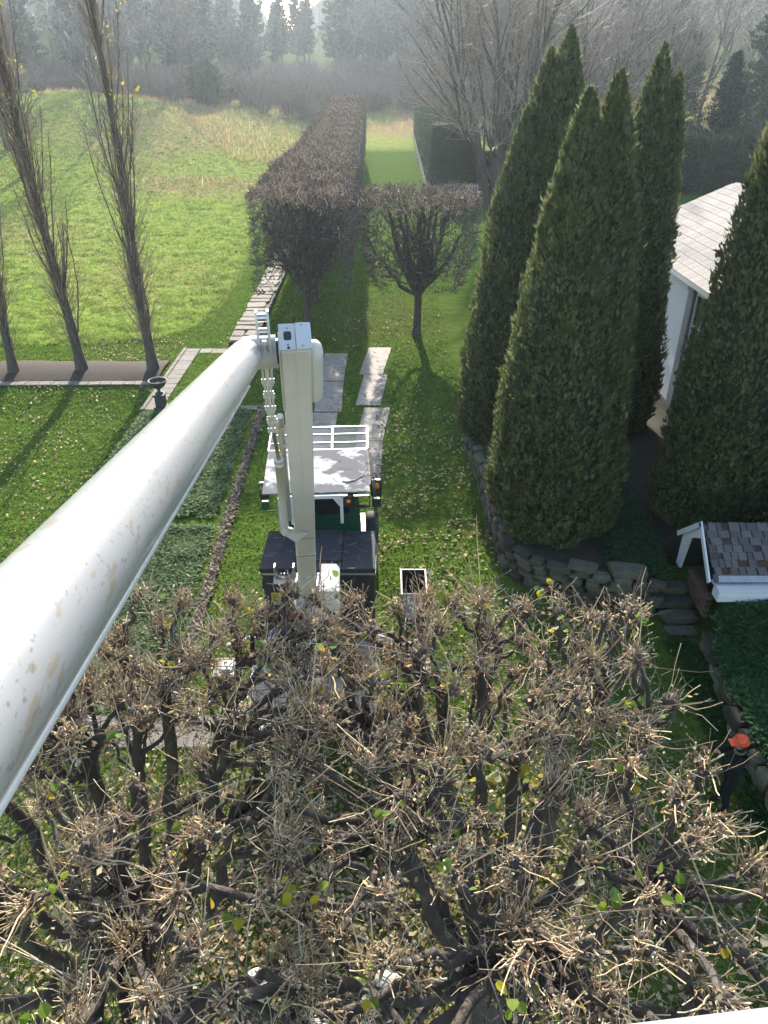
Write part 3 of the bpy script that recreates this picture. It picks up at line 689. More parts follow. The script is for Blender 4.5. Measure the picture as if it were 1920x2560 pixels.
# cab
mb = MB(); prof = [(15.85, .8), (15.82, 1.6), (15.9, 2.45), (16.1, 2.66), (17.3, 2.70), (17.65, 2.5), (18.1, 1.7), (18.4, 1.5), (18.5, 1.2), (18.5, .7)]
nprof = len(prof); W_ = [(-2.42, -.40)] * 2 + [(-2.36, -.46)] + [(-2.26, -.55)] * 2 + [(-2.3, -.50)] + [(-2.42, -.40)] * 4
V = [(W_[i][0], y, z) for i, (y, z) in enumerate(prof)] + [(W_[i][1], y, z) for i, (y, z) in enumerate(prof)]
mb.add(V, [[i, i + 1, nprof + i + 1, nprof + i] for i in range(nprof - 1)]); mb.add(V, [list(range(nprof))[::-1]]); mb.add(V, [list(range(nprof, 2 * nprof))])
cab = mb.build('cab', M['green'], tk)
def rrect(cx, cz, w, h, r, n=5):
    o = []
    for (sx, sz, a0) in ((1, 1, 0), (-1, 1, 90), (-1, -1, 180), (1, -1, 270)):
        for k in range(n):
            a = R(a0 + 90 * k / (n - 1)); o.append((cx + sx * (w - r) + r * math.cos(a), cz + sz * (h - r) + r * math.sin(a)))
    return o
rr_ = rrect(-1.40, 2.13, .76, .25, .09); rr2 = rrect(-1.40, 2.13, .71, .20, .07)
yat = lambda z: 15.82 + (z - 1.6) * .08 / .85 - .012
mb = MB(); mb.add([(x, yat(z), z) for x, z in rr_] + [(x, yat(z) - .012, z) for x, z in rr2], [[i, (i + 1) % 20, 20 + (i + 1) % 20, 20 + i] for i in range(20)]); sealo = mb.build('window_seal', M['rubber'], cab)
mb = MB(); mb.add([(x, yat(z) - .008, z) for x, z in rr2], [list(range(20))]); mb.build('rear_window', M['glass'], cab)
for zz in (1.76, 1.62, 1.50):
    mb = MB(); mb.box((-2.25, yat(zz) - .02, zz - .012), (-.75, yat(zz), zz + .012)); mb.build('pressed_rib', M['green'], cab)
mb = MB(); mb.box((-2.47, 16.0, 1.2), (-2.43, 17.4, 2.3), bev=.01); mb.build('side_fairing', M['white'], cab)
for x_ in (-2.34, -.44):
    mb = MB(); slab4(mb, [(x_ - .012 * np.sign(x_ + 1.4), 16.3, 1.75), (x_, 17.2, 1.75), (x_ + .07 * -np.sign(x_ + 1.4), 17.0, 2.42), (x_ + .07 * -np.sign(x_ + 1.4), 16.35, 2.42)], .01 * (1 if x_ < -1.4 else -1)); mb.build('side_window', M['glass'], cab)
mb = MB(); mb.box((-2.40, 18.4, .45), (-.42, 18.6, .78), bev=.03); mb.build('front_bumper', M['steel'], tk)
# roof guard: plate on posts and an expanded metal front
GZ = 3.33
mb = MB(); slab4(mb, [(-2.63, 14.45, GZ), (-.22, 14.45, GZ), (-.20, 16.62, GZ), (-2.66, 16.62, GZ)], .03); gd = mb.build('cab_guard_plate', M['guard'], tk)
for (p0, p1) in (((-2.66, 16.64), (-.20, 16.64)), ((-2.68, 18.0), (-.16, 18.0)), ((-2.66, 16.64), (-2.68, 18.0)), ((-.20, 16.64), (-.16, 18.0)), ((-1.08, 16.64), (-1.08, 18.0)), ((-1.76, 16.64), (-1.76, 18.0)), ((-2.66, 17.05), (-.19, 17.05)), ((-2.67, 17.55), (-.17, 17.55))):
    mb = MB(); w_ = .035 if abs(p0[1] - 17.3) > .3 or p0[0] == p1[0] else .02
    d_ = V3((p1[0] - p0[0], p1[1] - p0[1], 0)); L_ = np.linalg.norm(d_); u_ = d_ / L_
    mb.box((0, -w_ / 2, -.04), (L_, w_ / 2, 0), O=(p0[0], p0[1], GZ - (.002 if w_ < .03 else 0)), X=u_, Y=(-u_[1], u_[0], 0)); mb.build('guard_bar', M['boomw'], tk)
mb = MB(); segs = []
pitch_ = .065
for sgn in (1, -1):
    for c0_ in np.arange(-2.68 - 1.4, -.16 + 1.4, pitch_):
        # diagonal strands clipped to the panel
        p = []
        xa, xb = c0_, c0_ + sgn * 1.36 * .55
        ya, yb = 16.66, 18.0
        t0, t1 = 0.0, 1.0
        for lim, side in ((-2.66, 1), (-.18, -1)):
            fa, fb = side * (xa - lim), side * (xb - lim)
            if fa < 0 and fb < 0: t1 = -1; break
            if fa < 0: t0 = max(t0, fa / (fa - fb))
            elif fb < 0: t1 = min(t1, fa / (fa - fb))
        if t1 - t0 > .02: segs.append(((xa + (xb - xa) * t0, ya + (yb - ya) * t0, GZ - .03), (xa + (xb - xa) * t1, ya + (yb - ya) * t1, GZ - .03)))
mb.tube(np.array(segs), .008, 3); tag(mb.build('guard_mesh', M['trim'], tk), kind='stuff')
for (gx_, gy_) in ((-1.98, 14.42), (-.86, 14.42)):
    mb = MB(); mb.box((gx_ - .035, gy_ - .07, 2.56), (gx_ + .035, gy_, GZ - .03)); mb.build('guard_post', M['white'], tk)
    mb = MB(); sgn = 1 if gx_ < -1.4 else -1; mb.add([(gx_, gy_ - .04, GZ - .03), (gx_ + sgn * .26, gy_ - .04, GZ - .03), (gx_ + sgn * .03, gy_ - .04, GZ - .36), (gx_, gy_ - .04, GZ - .36), (gx_, gy_ - .02, GZ - .03), (gx_ + sgn * .26, gy_ - .02, GZ - .03), (gx_ + sgn * .03, gy_ - .02, GZ - .36), (gx_, gy_ - .02, GZ - .36)], [[0, 1, 2, 3], [7, 6, 5, 4], [0, 4, 5, 1], [1, 5, 6, 2], [2, 6, 7, 3], [3, 7, 4, 0]]); mb.build('gusset', M['white'], tk)
mb = MB(); mb.box((-1.9, 14.36, GZ - .12), (-.72, 14.43, GZ - .035)); mb.build('guard_beam', M['white'], tk)
# light bar and lamps at the right end
mb = MB(); mb.box((-.80, 14.33, GZ - .32), (-.60, 14.38, GZ - .06), bev=.01); mb.box((-.82, 14.30, GZ - .14), (-.76, 14.36, GZ - .02)); mb.build('lamp_housing', M['black'], tk)
mb = MB(); mb.lathe([(0, .02), (.045, .016), (.052, 0)], (-.70, 14.328, GZ - .18), 18, X=(1, 0, 0), Y=(0, 0, 1), Z=(0, -1, 0)); mb.build('amber_lamp', M['amber'], tk, smooth=True)
mb = MB(); mb.box((-.60, 14.30, GZ - .34), (-.22, 14.36, GZ - .30)); mb.box((-.60, 14.30, GZ - .06), (-.22, 14.36, GZ - .03)); mb.box((-.60, 14.30, GZ - .34), (-.58, 14.36, GZ - .03)); mb.box((-.24, 14.30, GZ - .34), (-.22, 14.36, GZ - .03)); mb.build('lamp_frame', M['black'], tk)
for sx, xx in ((-1, -2.86), (1, .02)):
    mb = MB(); mb.lathe([(0, -.02), (.11, -.02), (.13, .0), (.12, .09), (.06, .13), (0, .135)], (xx, 15.15, 2.62), 20, X=(1, 0, 0), Y=(0, 0, .1), Z=(0, -1, 0)) if False else mb.box((xx - .14, 16.6, 1.92), (xx + .14, 16.75, 2.42), bev=.04)
    mb.box((xx - .11, 16.58, 1.62), (xx + .11, 16.72, 1.88), bev=.03); mi = mb.build('mirror', M['green'] if sx < 0 else M['black'], tk)
    g_ = MB(); g_.box((xx - .11, 16.592, 1.97), (xx + .11, 16.597, 2.37)); g_.build('mirror_glass', M['glass'], mi)
    mb = MB(); xe = -2.42 if sx < 0 else -.40
    mb.tube([(xe, 16.9, 2.3), (xx, 16.85, 2.52), (xx, 16.7, 2.52), (xx, 16.7, 2.42)], .014, 6); mb.tube([(xe, 16.8, 1.5), (xx, 16.68, 1.55), (xx, 16.65, 1.65)], .014, 6); mb.build('mirror_arm', M['rubber'], tk, smooth=True)
mb = MB(); mb.lathe([(0, .13), (.05, .12), (.07, .06), (.075, 0)], (.03, 16.58, 2.30), 16, X=(1, 0, 0), Y=(0, 0, 1), Z=(0, -1, 0)); mb.build('marker_lamp', M['amber'], tk, smooth=True)
mb = MB(); mb.box((-.44, 14.2, .55), (-.25, 18.0, .62)); mb.build('running_board', M['black'], tk)
mb = MB(); mb.box((-2.55, 14.2, .55), (-2.4, 18.0, .62)); mb.build('running_board', M['black'], tk)
# black hose looms along the right side
for k in range(3):
    mb = MB(); mb.tube([(-.16 + .03 * k, 16.6, 3.25 - .02 * k), (-.15 + .03 * k, 15.6, 3.2), (-.12 + .03 * k, 14.7, 3.0), (-.10 + .03 * k, 14.2, 2.6), (-.13 + .02 * k, 13.4, 2.5), (-.14, 12.7, 2.3)], .013, 6); mb.build('side_hose', M['rubber'], tk, smooth=True)
# the truck stands turned three degrees to its own mats: swing cab and guard to suit
ca_, sa_ = math.cos(R(3.1)), math.sin(R(3.1))
for o_ in set(COL.objects) - _before:
    if o_.type != 'MESH' or o_.name.startswith('fallen_twigs'): continue
    me_ = o_.data; co_ = np.empty(len(me_.vertices) * 3, np.float32); me_.vertices.foreach_get('co', co_); co_ = co_.reshape(-1, 3)
    og = ORG['bucket_truck']; X0, Y0 = -1.39 - og[0], 12.6 - og[1]; dx_, dy_ = co_[:, 0] - X0, co_[:, 1] - Y0
    co_[:, 0] = X0 + dx_ * ca_ - dy_ * sa_; co_[:, 1] = Y0 + dx_ * sa_ + dy_ * ca_; me_.vertices.foreach_set('co', co_.ravel()); me_.update()
# outriggers
mb = MB(); mb.box((0, -.07, -.07), (1.0, .07, .07), O=(-.25, 12.35, 1.0), X=nrm((1, .02, -.42)), Z=nrm((.42, 0, 1)), bev=.01); mb.box((.62, 12.2, .05), (.86, 12.5, .12)); mb.build('outrigger', M['boomw'], tk)
mb = MB(); mb.box((0, -.07, -.07), (1.0, .07, .07), O=(-2.5, 12.35, 1.0), X=nrm((-1, .02, -.42)), Z=nrm((-.42, 0, 1)), bev=.01); mb.box((-3.60, 12.2, .05), (-3.36, 12.5, .12)); mb.build('outrigger', M['boomw'], tk)
for xx in (.74, -3.48):
    mb = MB(); mb.box((xx - .3, 12.05, .0), (xx + .3, 12.65, .05)); mb.build('outrigger_pad', M['deck'], tk)
# twigs lying on lids and guard
mb = MB(); n = 46; b0 = np.c_[rng.uniform(-2.5, -.3, n), np.where(rng.random(n) < .65, rng.uniform(12.7, 14.0, n), rng.uniform(14.7, 16.4, n)), np.zeros(n)]
b0[:, 2] = np.where(b0[:, 1] < 14.3, 2.602, GZ + .006); dd = rnd_dirs(n) * (1, .8, 0)
P_ = polyline(b0, dd, rng.uniform(.06, .4, n), 5, .18, 0); P_[:, :, 2] = b0[:, None, 2] + rng.random((n, 5)) * .006; mb.tube(P_, rng.uniform(.0025, .005, n)[:, None] * np.ones((1, 5)), 3, col=palette(n, [(.16, .12, .10), (.3, .22, .15)], [2, 1]))
mb.tube([(-.42, 15.6, GZ + .01), (-.52, 15.2, GZ + .012), (-.68, 15.0, GZ + .012), (-.84, 14.92, GZ + .012), (-.96, 14.95, GZ + .012)], .013, 5, col=(.42, .33, .22))
ft = mb.build('fallen_twigs', M['twig'], loc=(-1.39, 14, 2.6)); tag(ft, 'scattered clipped twigs lying on the black lids and white cab guard', 'twigs', kind='stuff')

# ---- boom, in its own frame
BA, BB = V3((-1.53, 11.9, 2.47)), V3((-.97, 7.84, 9.0)); BL = float(np.linalg.norm(BB - BA)); BD = (BB - BA) / BL
BS = nrm(np.cross((0, 0, 1), BD)); BN = np.cross(BS, BD)          # side (right), face towards the bucket
def bbox(mb, lo, hi, col=(1, 1, 1), bev=0.0): return mb.box(lo, hi, col, O=BA, X=BS, Y=BN, Z=BD, bev=bev)
def bp(s, n, t): return BA + BS * s + BN * n + BD * t
# pedestal and turret
mb = MB(); mb.lathe([(.30, 0), (.30, .06), (.17, .10), (.15, 1.0), (.2, 1.02)], (-1.50, 11.95, 1.146), 28); mb.build('pedestal', M['boomw'], tk, smooth=True)
mb = MB(); mb.lathe([(0.0, .0), (.33, 0), (.33, .10), (.28, .12), (0, .12)], (-1.50, 11.95, 2.16), 32); mb.build('turntable', M['boomw'], tk)
for x_ in (-1.76, -1.34):
    mb = MB(); mb.box((x_, 11.7, 2.25), (x_ + .04, 12.15, 2.78), bev=.008); mb.build('turret_cheek', M['white'], tk)
mb = MB()
tb = [(-1.28, 12.45, 2.15), (-.98, 12.45, 2.15), (-.90, 12.3, 2.15), (-.88, 11.68, 2.15), (-1.28, 11.68, 2.15)]
mb.add([(x, y, 2.06) for x, y, _ in tb] + [(x, y, 2.78 - (.12 if y < 12 else 0)) for x, y, _ in tb], [[0, 5, 6, 1][::-1], [1, 6, 7, 2][::-1], [2, 7, 8, 3][::-1], [3, 8, 9, 4][::-1], [4, 9, 5, 0][::-1]]); mb.add([(x, y, 2.78 - (.12 if y < 12 else 0)) for x, y, _ in tb], [[0, 1, 2, 3, 4][::-1]]); mb.build('turret_box', M['white'], tk)
mb = MB(); mb.lathe([(0, .02), (.045, .02), (.05, 0)], (-1.295, 11.9, 2.47), 16, X=(0, 1, 0), Y=(0, 0, 1), Z=(1, 0, 0)); mb.build('pivot_pin', M['steel'], tk)
hw = .168
mb = MB(); bbox(mb, (-hw * 1.02, -.17, -.18), (hw * 1.02, .17, 2.22), bev=.03); lo_b = mb.build('lower_boom', M['boomw'], tk)
mb = MB(); bbox(mb, (-hw * 1.01, -.172, 2.25), (hw * 1.01, .172, 2.95), bev=.03); mb.build('boom_insert', M['boomw'], lo_b)
mb = MB(); bbox(mb, (-hw, -.18, 2.97), (hw, .18, BL - .012), bev=.022); mb.build('boom_section', M['boomw'], lo_b)
mb = MB(); bbox(mb, (-.004, .180, 3.0), (.004, .186, BL - .05)); mb.build('weld_seam', M['boomw'], lo_b)
mb = MB(); bbox(mb, (-hw - .012, -.12, BL - 1.1), (-hw + .0, .182, BL - .05)); mb.build('side_plate', M['boomw'], lo_b)
for t_ in (2.235, 2.955):
    for k in range(9):
        mb = MB(); bbox(mb, (-.15 + .0375 * k - .007, .17, t_ - .01 - .03), (-.15 + .0375 * k + .007, .1785, t_ + .01 - .03), (.25, .22, .2)); mb.build('rivet', M['steel'], lo_b)
mb = MB(); bbox(mb, (-hw, -.18, BL - .01), (hw * .05, .18, BL + .012)); 
ep = mb.build('end_plate', M['white'], lo_b)
mb = MB(); bbox(mb, (hw * .05 + .006, -.175, BL - .008), (hw + .012, .185, BL + .03), bev=.004); mb.build('cover_plate', M['white'], lo_b)
ov = rrect(0, 0, .042, .062, .024)
mb = MB(); mb.add([bp(-.075 + a_, -.01 + b_, BL + .0135) for a_, b_ in ov], [list(range(20))]); mb.build('access_hole', M['black'], lo_b)
for (a_, b_, r_) in ((-.075, -.115, .009), (-.075, .115, .009), (-.07, .155, .016), (.085, -.14, .012), (.085, .145, .012)):
    mb = MB(); mb.lathe([(0, .006), (r_, .004), (r_, 0)], bp(a_, b_, BL + (.013 if a_ < 0 else .031)), 12, X=BS, Y=BN, Z=BD); mb.build('bolt', M['steel'] if a_ > 0 else M['black'], lo_b)
# rounded housing on the right flank
mb = MB(); n_ = 9; prof = []
for k, t_ in enumerate(np.linspace(0, 1, 13)):
    r_ = .10 * min(1, math.sqrt(max(1 - max(0, (t_ - .82) / .18) ** 2, 0)) + .0) * (1 if t_ > .05 else .6)
    prof.append((max(r_, .004), BL - 1.12 + t_ * 1.02))
mb.lathe([(r_, 0) for r_, _ in prof][:0] + [(r_, t_) for r_, t_ in prof], BA + BS * (hw + .045), 20, X=BS, Y=BN * 1.35, Z=BD); mb.build('flank_housing', M['boomw'], lo_b, smooth=True)
# bracket, cylinder, piston rod, links
mb = MB(); V = [bp(-.40, .05, 2.95), bp(-.16, .20, 2.92), bp(.06, .20, 3.22), bp(-.36, .06, 3.26), bp(-.40, .05, 3.02), bp(-.16, .26, 2.98), bp(.06, .24, 3.26), bp(-.36, .12, 3.32)]
mb.add(V, [[0, 3, 2, 1], [4, 5, 6, 7], [0, 1, 5, 4], [1, 2, 6, 5], [2, 3, 7, 6], [3, 0, 4, 7]]); mb.build('cylinder_bracket', M['white'], lo_b)
mb = MB(); bbox(mb, (-.40, .0, 2.86), (-.20, .10, 2.93)); mb.build('rusty_foot', pmat('rust', (.2, .06, .03), (.08, .03, .02), 12, .9), lo_b)
def btube(name, s0, n0, t0, s1, n1, t1, r_, mat, parent=None, S=20, cap=True):
    m_ = MB(); m_.tube([bp(s0, n0, t0), bp((s0 + s1) / 2, (n0 + n1) / 2, (t0 + t1) / 2), bp(s1, n1, t1)], r_, S, caps=cap); return m_.build(name, mat, parent or lo_b, smooth=False)
def btube_s(*a, **k):
    o = btube(*a, **k)
    for p in o.data.polygons: p.use_smooth = len(p.vertices) == 4
    return o
cyl = btube_s('lift_cylinder', -.315, .06, 2.95, -.30, .10, 5.25, .062, M['boomw'])
btube_s('cylinder_collar', -.30, .10, 5.24, -.30, .10, 5.36, .068, M['white'], cyl)
btube_s('piston_rod', -.30, .10, 5.35, -.33, .10, 6.08, .026, M['brass'])
btube_s('accumulator_tube', -.235, -.02, 3.3, -.235, -.02, 6.2, .045, M['white'])
for t_ in (5.55, 5.95):
    mb = MB(); bbox(mb, (-.24, -.03, t_), (-.16, .04, t_ + .035)); mb.build('clamp', M['boomw'], lo_b)
def link(t0, t1, w, s_, nn, name='link'):
    for sg in (-1, 1):
        m_ = MB(); bbox(m_, (s_ + sg * w - .011, nn - .05, t0), (s_ + sg * w + .011, nn + .05, t1), bev=.01); m_.build('link_plate', M['white'], lo_b)
    m_ = MB(); bbox(m_, (s_ - w * .45, nn - .035, t0 + .03), (s_ + w * .45, nn + .035, t1 - .03), bev=.008); m_.build(name, M['boomw'], lo_b)
    for t_ in (t0 + .05, t1 - .05):
        m_ = MB(); m_.tube([bp(s_ - w - .025, nn, t_), bp(s_ + w + .025, nn, t_)], .032, 14, caps=True); m_.build('link_pin', M['white'], lo_b)
link(6.02, 6.32, .042, -.33, .10); link(6.28, 6.55, .030, -.335, .10); link(6.50, 6.85, .042, -.335, .10); link(6.8, 7.08, .034, -.335, .10); link(7.02, 7.42, .05, -.33, .09); link(7.36, 7.74, .034, -.325, .06)
# rocker plates at the elbow top
for sg in (-1, 1):
    m_ = MB(); pts = [(.12, 7.3), (.13, 7.75), (.06, 8.02), (-.02, 8.10), (-.10, 8.05), (-.12, 7.85), (-.04, 7.6), (.02, 7.3)]
    V = [bp(-.325 + sg * .058 - .012, a_, b_) for a_, b_ in pts] + [bp(-.325 + sg * .058 + .012, a_, b_) for a_, b_ in pts]; n_ = len(pts)
    m_.add(V, [[i, (i + 1) % n_, n_ + (i + 1) % n_, n_ + i] for i in range(n_)]); m_.add(V, [list(range(n_))[::-1]]); m_.add(V, [list(range(n_, 2 * n_))]); m_.build('rocker_plate', M['white'], lo_b)
for (nn, tt, r_) in ((-.03, 8.0, .045), (.03, 7.85, .04)):
    m_ = MB(); m_.tube([bp(-.325 - .055, nn, tt), bp(-.325 + .055, nn, tt)], r_, 16, caps=True); m_.build('roller', M['steel'], lo_b)
# elbow drum (upper boom hub) and upper boom tube
E0 = V3((-1.50, 7.72, 8.82)); E1 = V3((-.835, 1.11, 10.40)); UD = nrm(E1 - E0)
m_ = MB(); m_.tube([bp(-.20, -.02, 7.46), bp(-.45, -.02, 7.45), bp(-.56, -.02, 7.44)], .185, 36, caps=True); hub = m_.build('elbow_hub', M['white'], tk)
for p in hub.data.polygons: p.use_smooth = len(p.vertices) == 4
m_ = MB(); m_.tube([bp(-.165, -.02, 7.46), bp(-.215, -.02, 7.46)], .14, 30, caps=True); m_.build('hub_bearing', M['black'], tk)
m_ = MB(); Rt = .182; ts = [-.30, -.285, -.25, -.2, -.12, 0, .6, 2, 3.5, 5, 6, 6.9, 7.6, 8.3]; rs = [.02, .08, .125, .155, .176, Rt, Rt, .177, .170, .162, .157, .152, .147, .142]
m_.tube(np.array([E0 + UD * t_ for t_ in ts]), np.array(rs), 64, caps=True)
def tube_mat():
    m = pmat('gelcoat', (.36, .365, .375), (.335, .34, .35), 3, .36, .03, 14, coat=.5, tint=False)
    N, L = m.node_tree.nodes, m.node_tree.links; B = N['Principled BSDF']; tc = N.new('ShaderNodeTexCoord')
    src = B.inputs['Base Color'].links[0].from_socket
    def spots(sc, st, a, b, colr, src):
        mp = N.new('ShaderNodeMapping'); mp.inputs['Scale'].default_value = st; mp.inputs['Rotation'].default_value = (.1, .4, .3); L.new(tc.outputs['Object'], mp.inputs[0])
        n = N.new('ShaderNodeTexNoise'); n.inputs['Scale'].default_value = sc; n.inputs['Detail'].default_value = 5; L.new(mp.outputs[0], n.inputs['Vector'])
        r = N.new('ShaderNodeMapRange'); r.inputs[1].default_value = a; r.inputs[2].default_value = b; r.inputs[4].default_value = .75; L.new(n.outputs[0], r.inputs[0])
        x = N.new('ShaderNodeMix'); x.data_type = 'RGBA'; L.new(r.outputs[0], x.inputs[0]); L.new(src, x.inputs[6]); x.inputs[7].default_value = (*colr, 1); return x.outputs[2]
    c = spots(22, (1, .35, 1), .60, .65, (.30, .25, .19), src); c = spots(9, (1, .25, 1.4), .65, .71, (.34, .28, .20), c); c = spots(55, (1, .5, 1), .62, .67, (.20, .19, .18), c)
    L.new(c, B.inputs['Base Color']); return m
ub = m_.build('upper_boom', tube_mat(), tk)
for p in ub.data.polygons: p.use_smooth = len(p.vertices) == 4
US = nrm(np.cross((0, 0, 1), UD)); UN = np.cross(UD, US)
m_ = MB(); a_ = R(-78); off = lambda r_: -US * math.cos(a_) * r_ + UN * math.sin(a_) * r_
off2 = (US * math.cos(R(38)) - UN * math.sin(R(38)))
m_.tube(np.array([E0 + UD * t_ + off2 * (r_ + .008) for t_, r_ in ((1.5, .178), (3, .170), (5, .158), (7, .146), (8, .140))]), .011, 8); m_.build('conduit', M['white'], ub, smooth=True)
# bucket the photographer stands in
BO = V3((.10, -.119, 0)); yaw = R(6); bX = (math.cos(yaw), math.sin(yaw), 0); bY = (-math.sin(yaw), math.cos(yaw), 0)
m_ = MB(); w_ = .33; zt, zb = 10.99, 9.95
def ringz(h_, z): return [BO + V3(bX) * a * h_ + V3(bY) * b * h_ + V3((0, 0, z)) for a, b in ((-1, -.94), (-.94, -1), (.94, -1), (1, -.94), (1, .94), (.94, 1), (-.94, 1), (-1, .94))]
rings = [ringz(.29, zb), ringz(w_ - .02, zt - .04), ringz(w_ + .012, zt - .04), ringz(w_ + .012, zt), ringz(w_ - .032, zt), ringz(w_ - .032, zt - .05), ringz(.265, zb + .03)]
V = np.concatenate([np.array(r_) for r_ in rings]); F_ = []
for k in range(len(rings) - 1):
    for j in range(8): F_.append([k * 8 + j, k * 8 + (j + 1) % 8, k * 8 + 8 + (j + 1) % 8, k * 8 + 8 + j])
m_.add(V, F_); m_.add(V, [list(range(8))[::-1]]); m_.add(V, [list(range(48, 56))]); m_.build('bucket', M['white'], tk)
m_ = MB(); bc = BO + V3(bX) * -.34; m_.box((-.30, -.10, 10.3), (.0, .10, 10.5), O=(bc[0], bc[1], 0), X=bX, Y=bY); m_.build('bucket_bracket', M['white'], tk)
# winch head with hoses on the deck
m_ = MB(); m_.box((-1.95, 10.35, 1.146), (-1.25, 10.85, 1.32), bev=.03); m_.lathe([(0, .14), (.17, .12), (.22, .04), (.23, 0)], (-1.70, 10.6, 1.32), 26); wc = m_.build('hose_reel', M['white'], tk)
for k in range(4):
    m_ = MB(); m_.tube([(-1.62 + .07 * k, 10.7, 1.40), (-1.60 + .07 * k, 10.78, 1.58), (-1.52 + .07 * k, 10.95, 1.62), (-1.45 + .06 * k, 11.3, 1.45), (-1.45 + .04 * k, 11.7, 1.3)], .016, 8); m_.build('hydraulic_hose', M['rubber'] if k % 2 else M['steel'], tk, smooth=True)
for k in range(2):
    m_ = MB(); m_.box((-2.5 + 1.7 * k, 11.0, 1.146), (-2.28 + 1.7 * k, 12.2, 1.30), bev=.01); m_.build('deck_locker', M['boomw'] if k == 0 else M['lid'], tk)

# open black bin beside the truck
bn = empty('open_bin', (.72, 14.8, 0), 'open black tool bin with pale rim and grey ribbed front beside the truck', 'bin')
m_ = MB()
for lo, hi in (((.42, 14.28, .05), (.45, 15.3, .60)), ((1.02, 14.28, .05), (1.05, 15.3, .60)), ((.45, 15.27, .05), (1.02, 15.3, .60)), ((.42, 14.28, .03), (1.05, 15.3, .06))): m_.box(lo, hi)
m_.build('body', M['black'], bn)
m_ = MB()
for lo, hi in (((.41, 14.26, .60), (.445, 15.32, .615)), ((1.025, 14.26, .60), (1.06, 15.32, .615)), ((.445, 15.285, .60), (1.025, 15.32, .615))): m_.box(lo, hi)
m_.build('rim', M['trim'], bn)
fm = pmat('grey_plastic', (.34, .32, .31), (.27, .25, .245), 6, .6)
for k in range(8):
    m_ = MB(); x_ = .46 + k * .07; m_.box((x_, 0, 0), (x_ + .062, .025, .62), O=(0, 14.02, .06), Y=nrm((0, 1, -.45)), Z=nrm((0, .45, 1))); m_.build('rib', fm, bn)
m_ = MB(); m_.box((.44, .027, 0), (1.03, .04, .62), O=(0, 14.02, .06), Y=nrm((0, 1, -.45)), Z=nrm((0, .45, 1))); m_.build('front', fm, bn)

# garden stools and mesh table under the limes
def stool(x, y, lab):
    o = empty('garden_stool', (x, y, 0), lab, 'garden stool', 'drum shaped ceramic garden stools under the limes')
    m_ = MB(); m_.lathe([(.15, 0), (.17, .03), (.20, .15), (.21, .23), (.20, .31), (.17, .42), (.16, .45)], (x, y, 0), 28); m_.build('drum', M['cream'], o, smooth=True)
    m_ = MB(); m_.lathe([(.16, .45), (.165, .465), (.15, .475), (0, .48)], (x, y, 0), 28); sm = m_.build('seat', M['cream'], o, smooth=True)
    for k in range(14):
        a = k * 2 * math.pi / 14; ca, sa = math.cos(a), math.sin(a); X1, Y1 = V3((-sa, ca, 0)), V3((ca, sa, 0))
        m_ = MB(); O_ = (x + ca * .115, y + sa * .115, .474); [m_.box(lo, hi, O=O_, X=X1, Y=Y1) for lo, hi in (((-.018, -.02, 0), (.018, -.013, .008)), ((.011, -.013, 0), (.018, .02, .008)), ((-.006, .013, 0), (.011, .02, .008)), ((-.006, -.004, 0), (0, .013, .008)))]; m_.build('key_pattern', M['cream'], sm)
    for a_ in (0, 1.57, 3.14, 4.71):
        m_ = MB(); m_.lathe([(0, .004), (.03, .004), (.03, 0)], (x + .208 * math.cos(a_ - .9), y + .208 * math.sin(a_ - .9), .23), 14, X=(-math.sin(a_ - .9), math.cos(a_ - .9), 0), Y=(0, 0, 1), Z=(math.cos(a_ - .9), math.sin(a_ - .9), 0)); m_.build('pierced_hole', M['black'], o)
stool(-1.80, 5.55, 'white drum garden stool at the bottom left of the mesh table')
stool(.06, 5.60, 'cream drum garden stool with raised key pattern, right of the mesh table')
tt = empty('garden_table', (-.82, 4.75, 0), 'long cream pierced metal garden table half hidden at the bottom edge', 'table')
m_ = MB(); m_.box((-1.36, 4.28, .44), (-.28, 4.33, .47)); m_.box((-1.36, 5.22, .44), (-.28, 5.28, .47)); m_.box((-1.36, 4.33, .44), (-1.31, 5.22, .47)); m_.box((-.33, 4.33, .44), (-.28, 5.22, .47)); m_.build('frame', M['cream'], tt)
m_ = MB()
for k in range(24): m_.box((-1.31 + k * .0409, 4.33, .452), (-1.31 + k * .0409 + .026, 5.22, .460))
for k in range(21): m_.box((-1.31, 4.34 + k * .0425, .455), (-.33, 4.34 + k * .0425 + .026, .4635))
m_.build('lattice_top', M['cream'], tt)
for (x, y) in ((-1.33, 4.31), (-.31, 4.31), (-1.33, 5.25), (-.31, 5.25)):
    m_ = MB(); m_.tube([(x, y, .45), (x, y, .2), (x + .04 * np.sign(x + .82), y, 0)], .018, 8); m_.build('leg', M['cream'], tt, smooth=True)

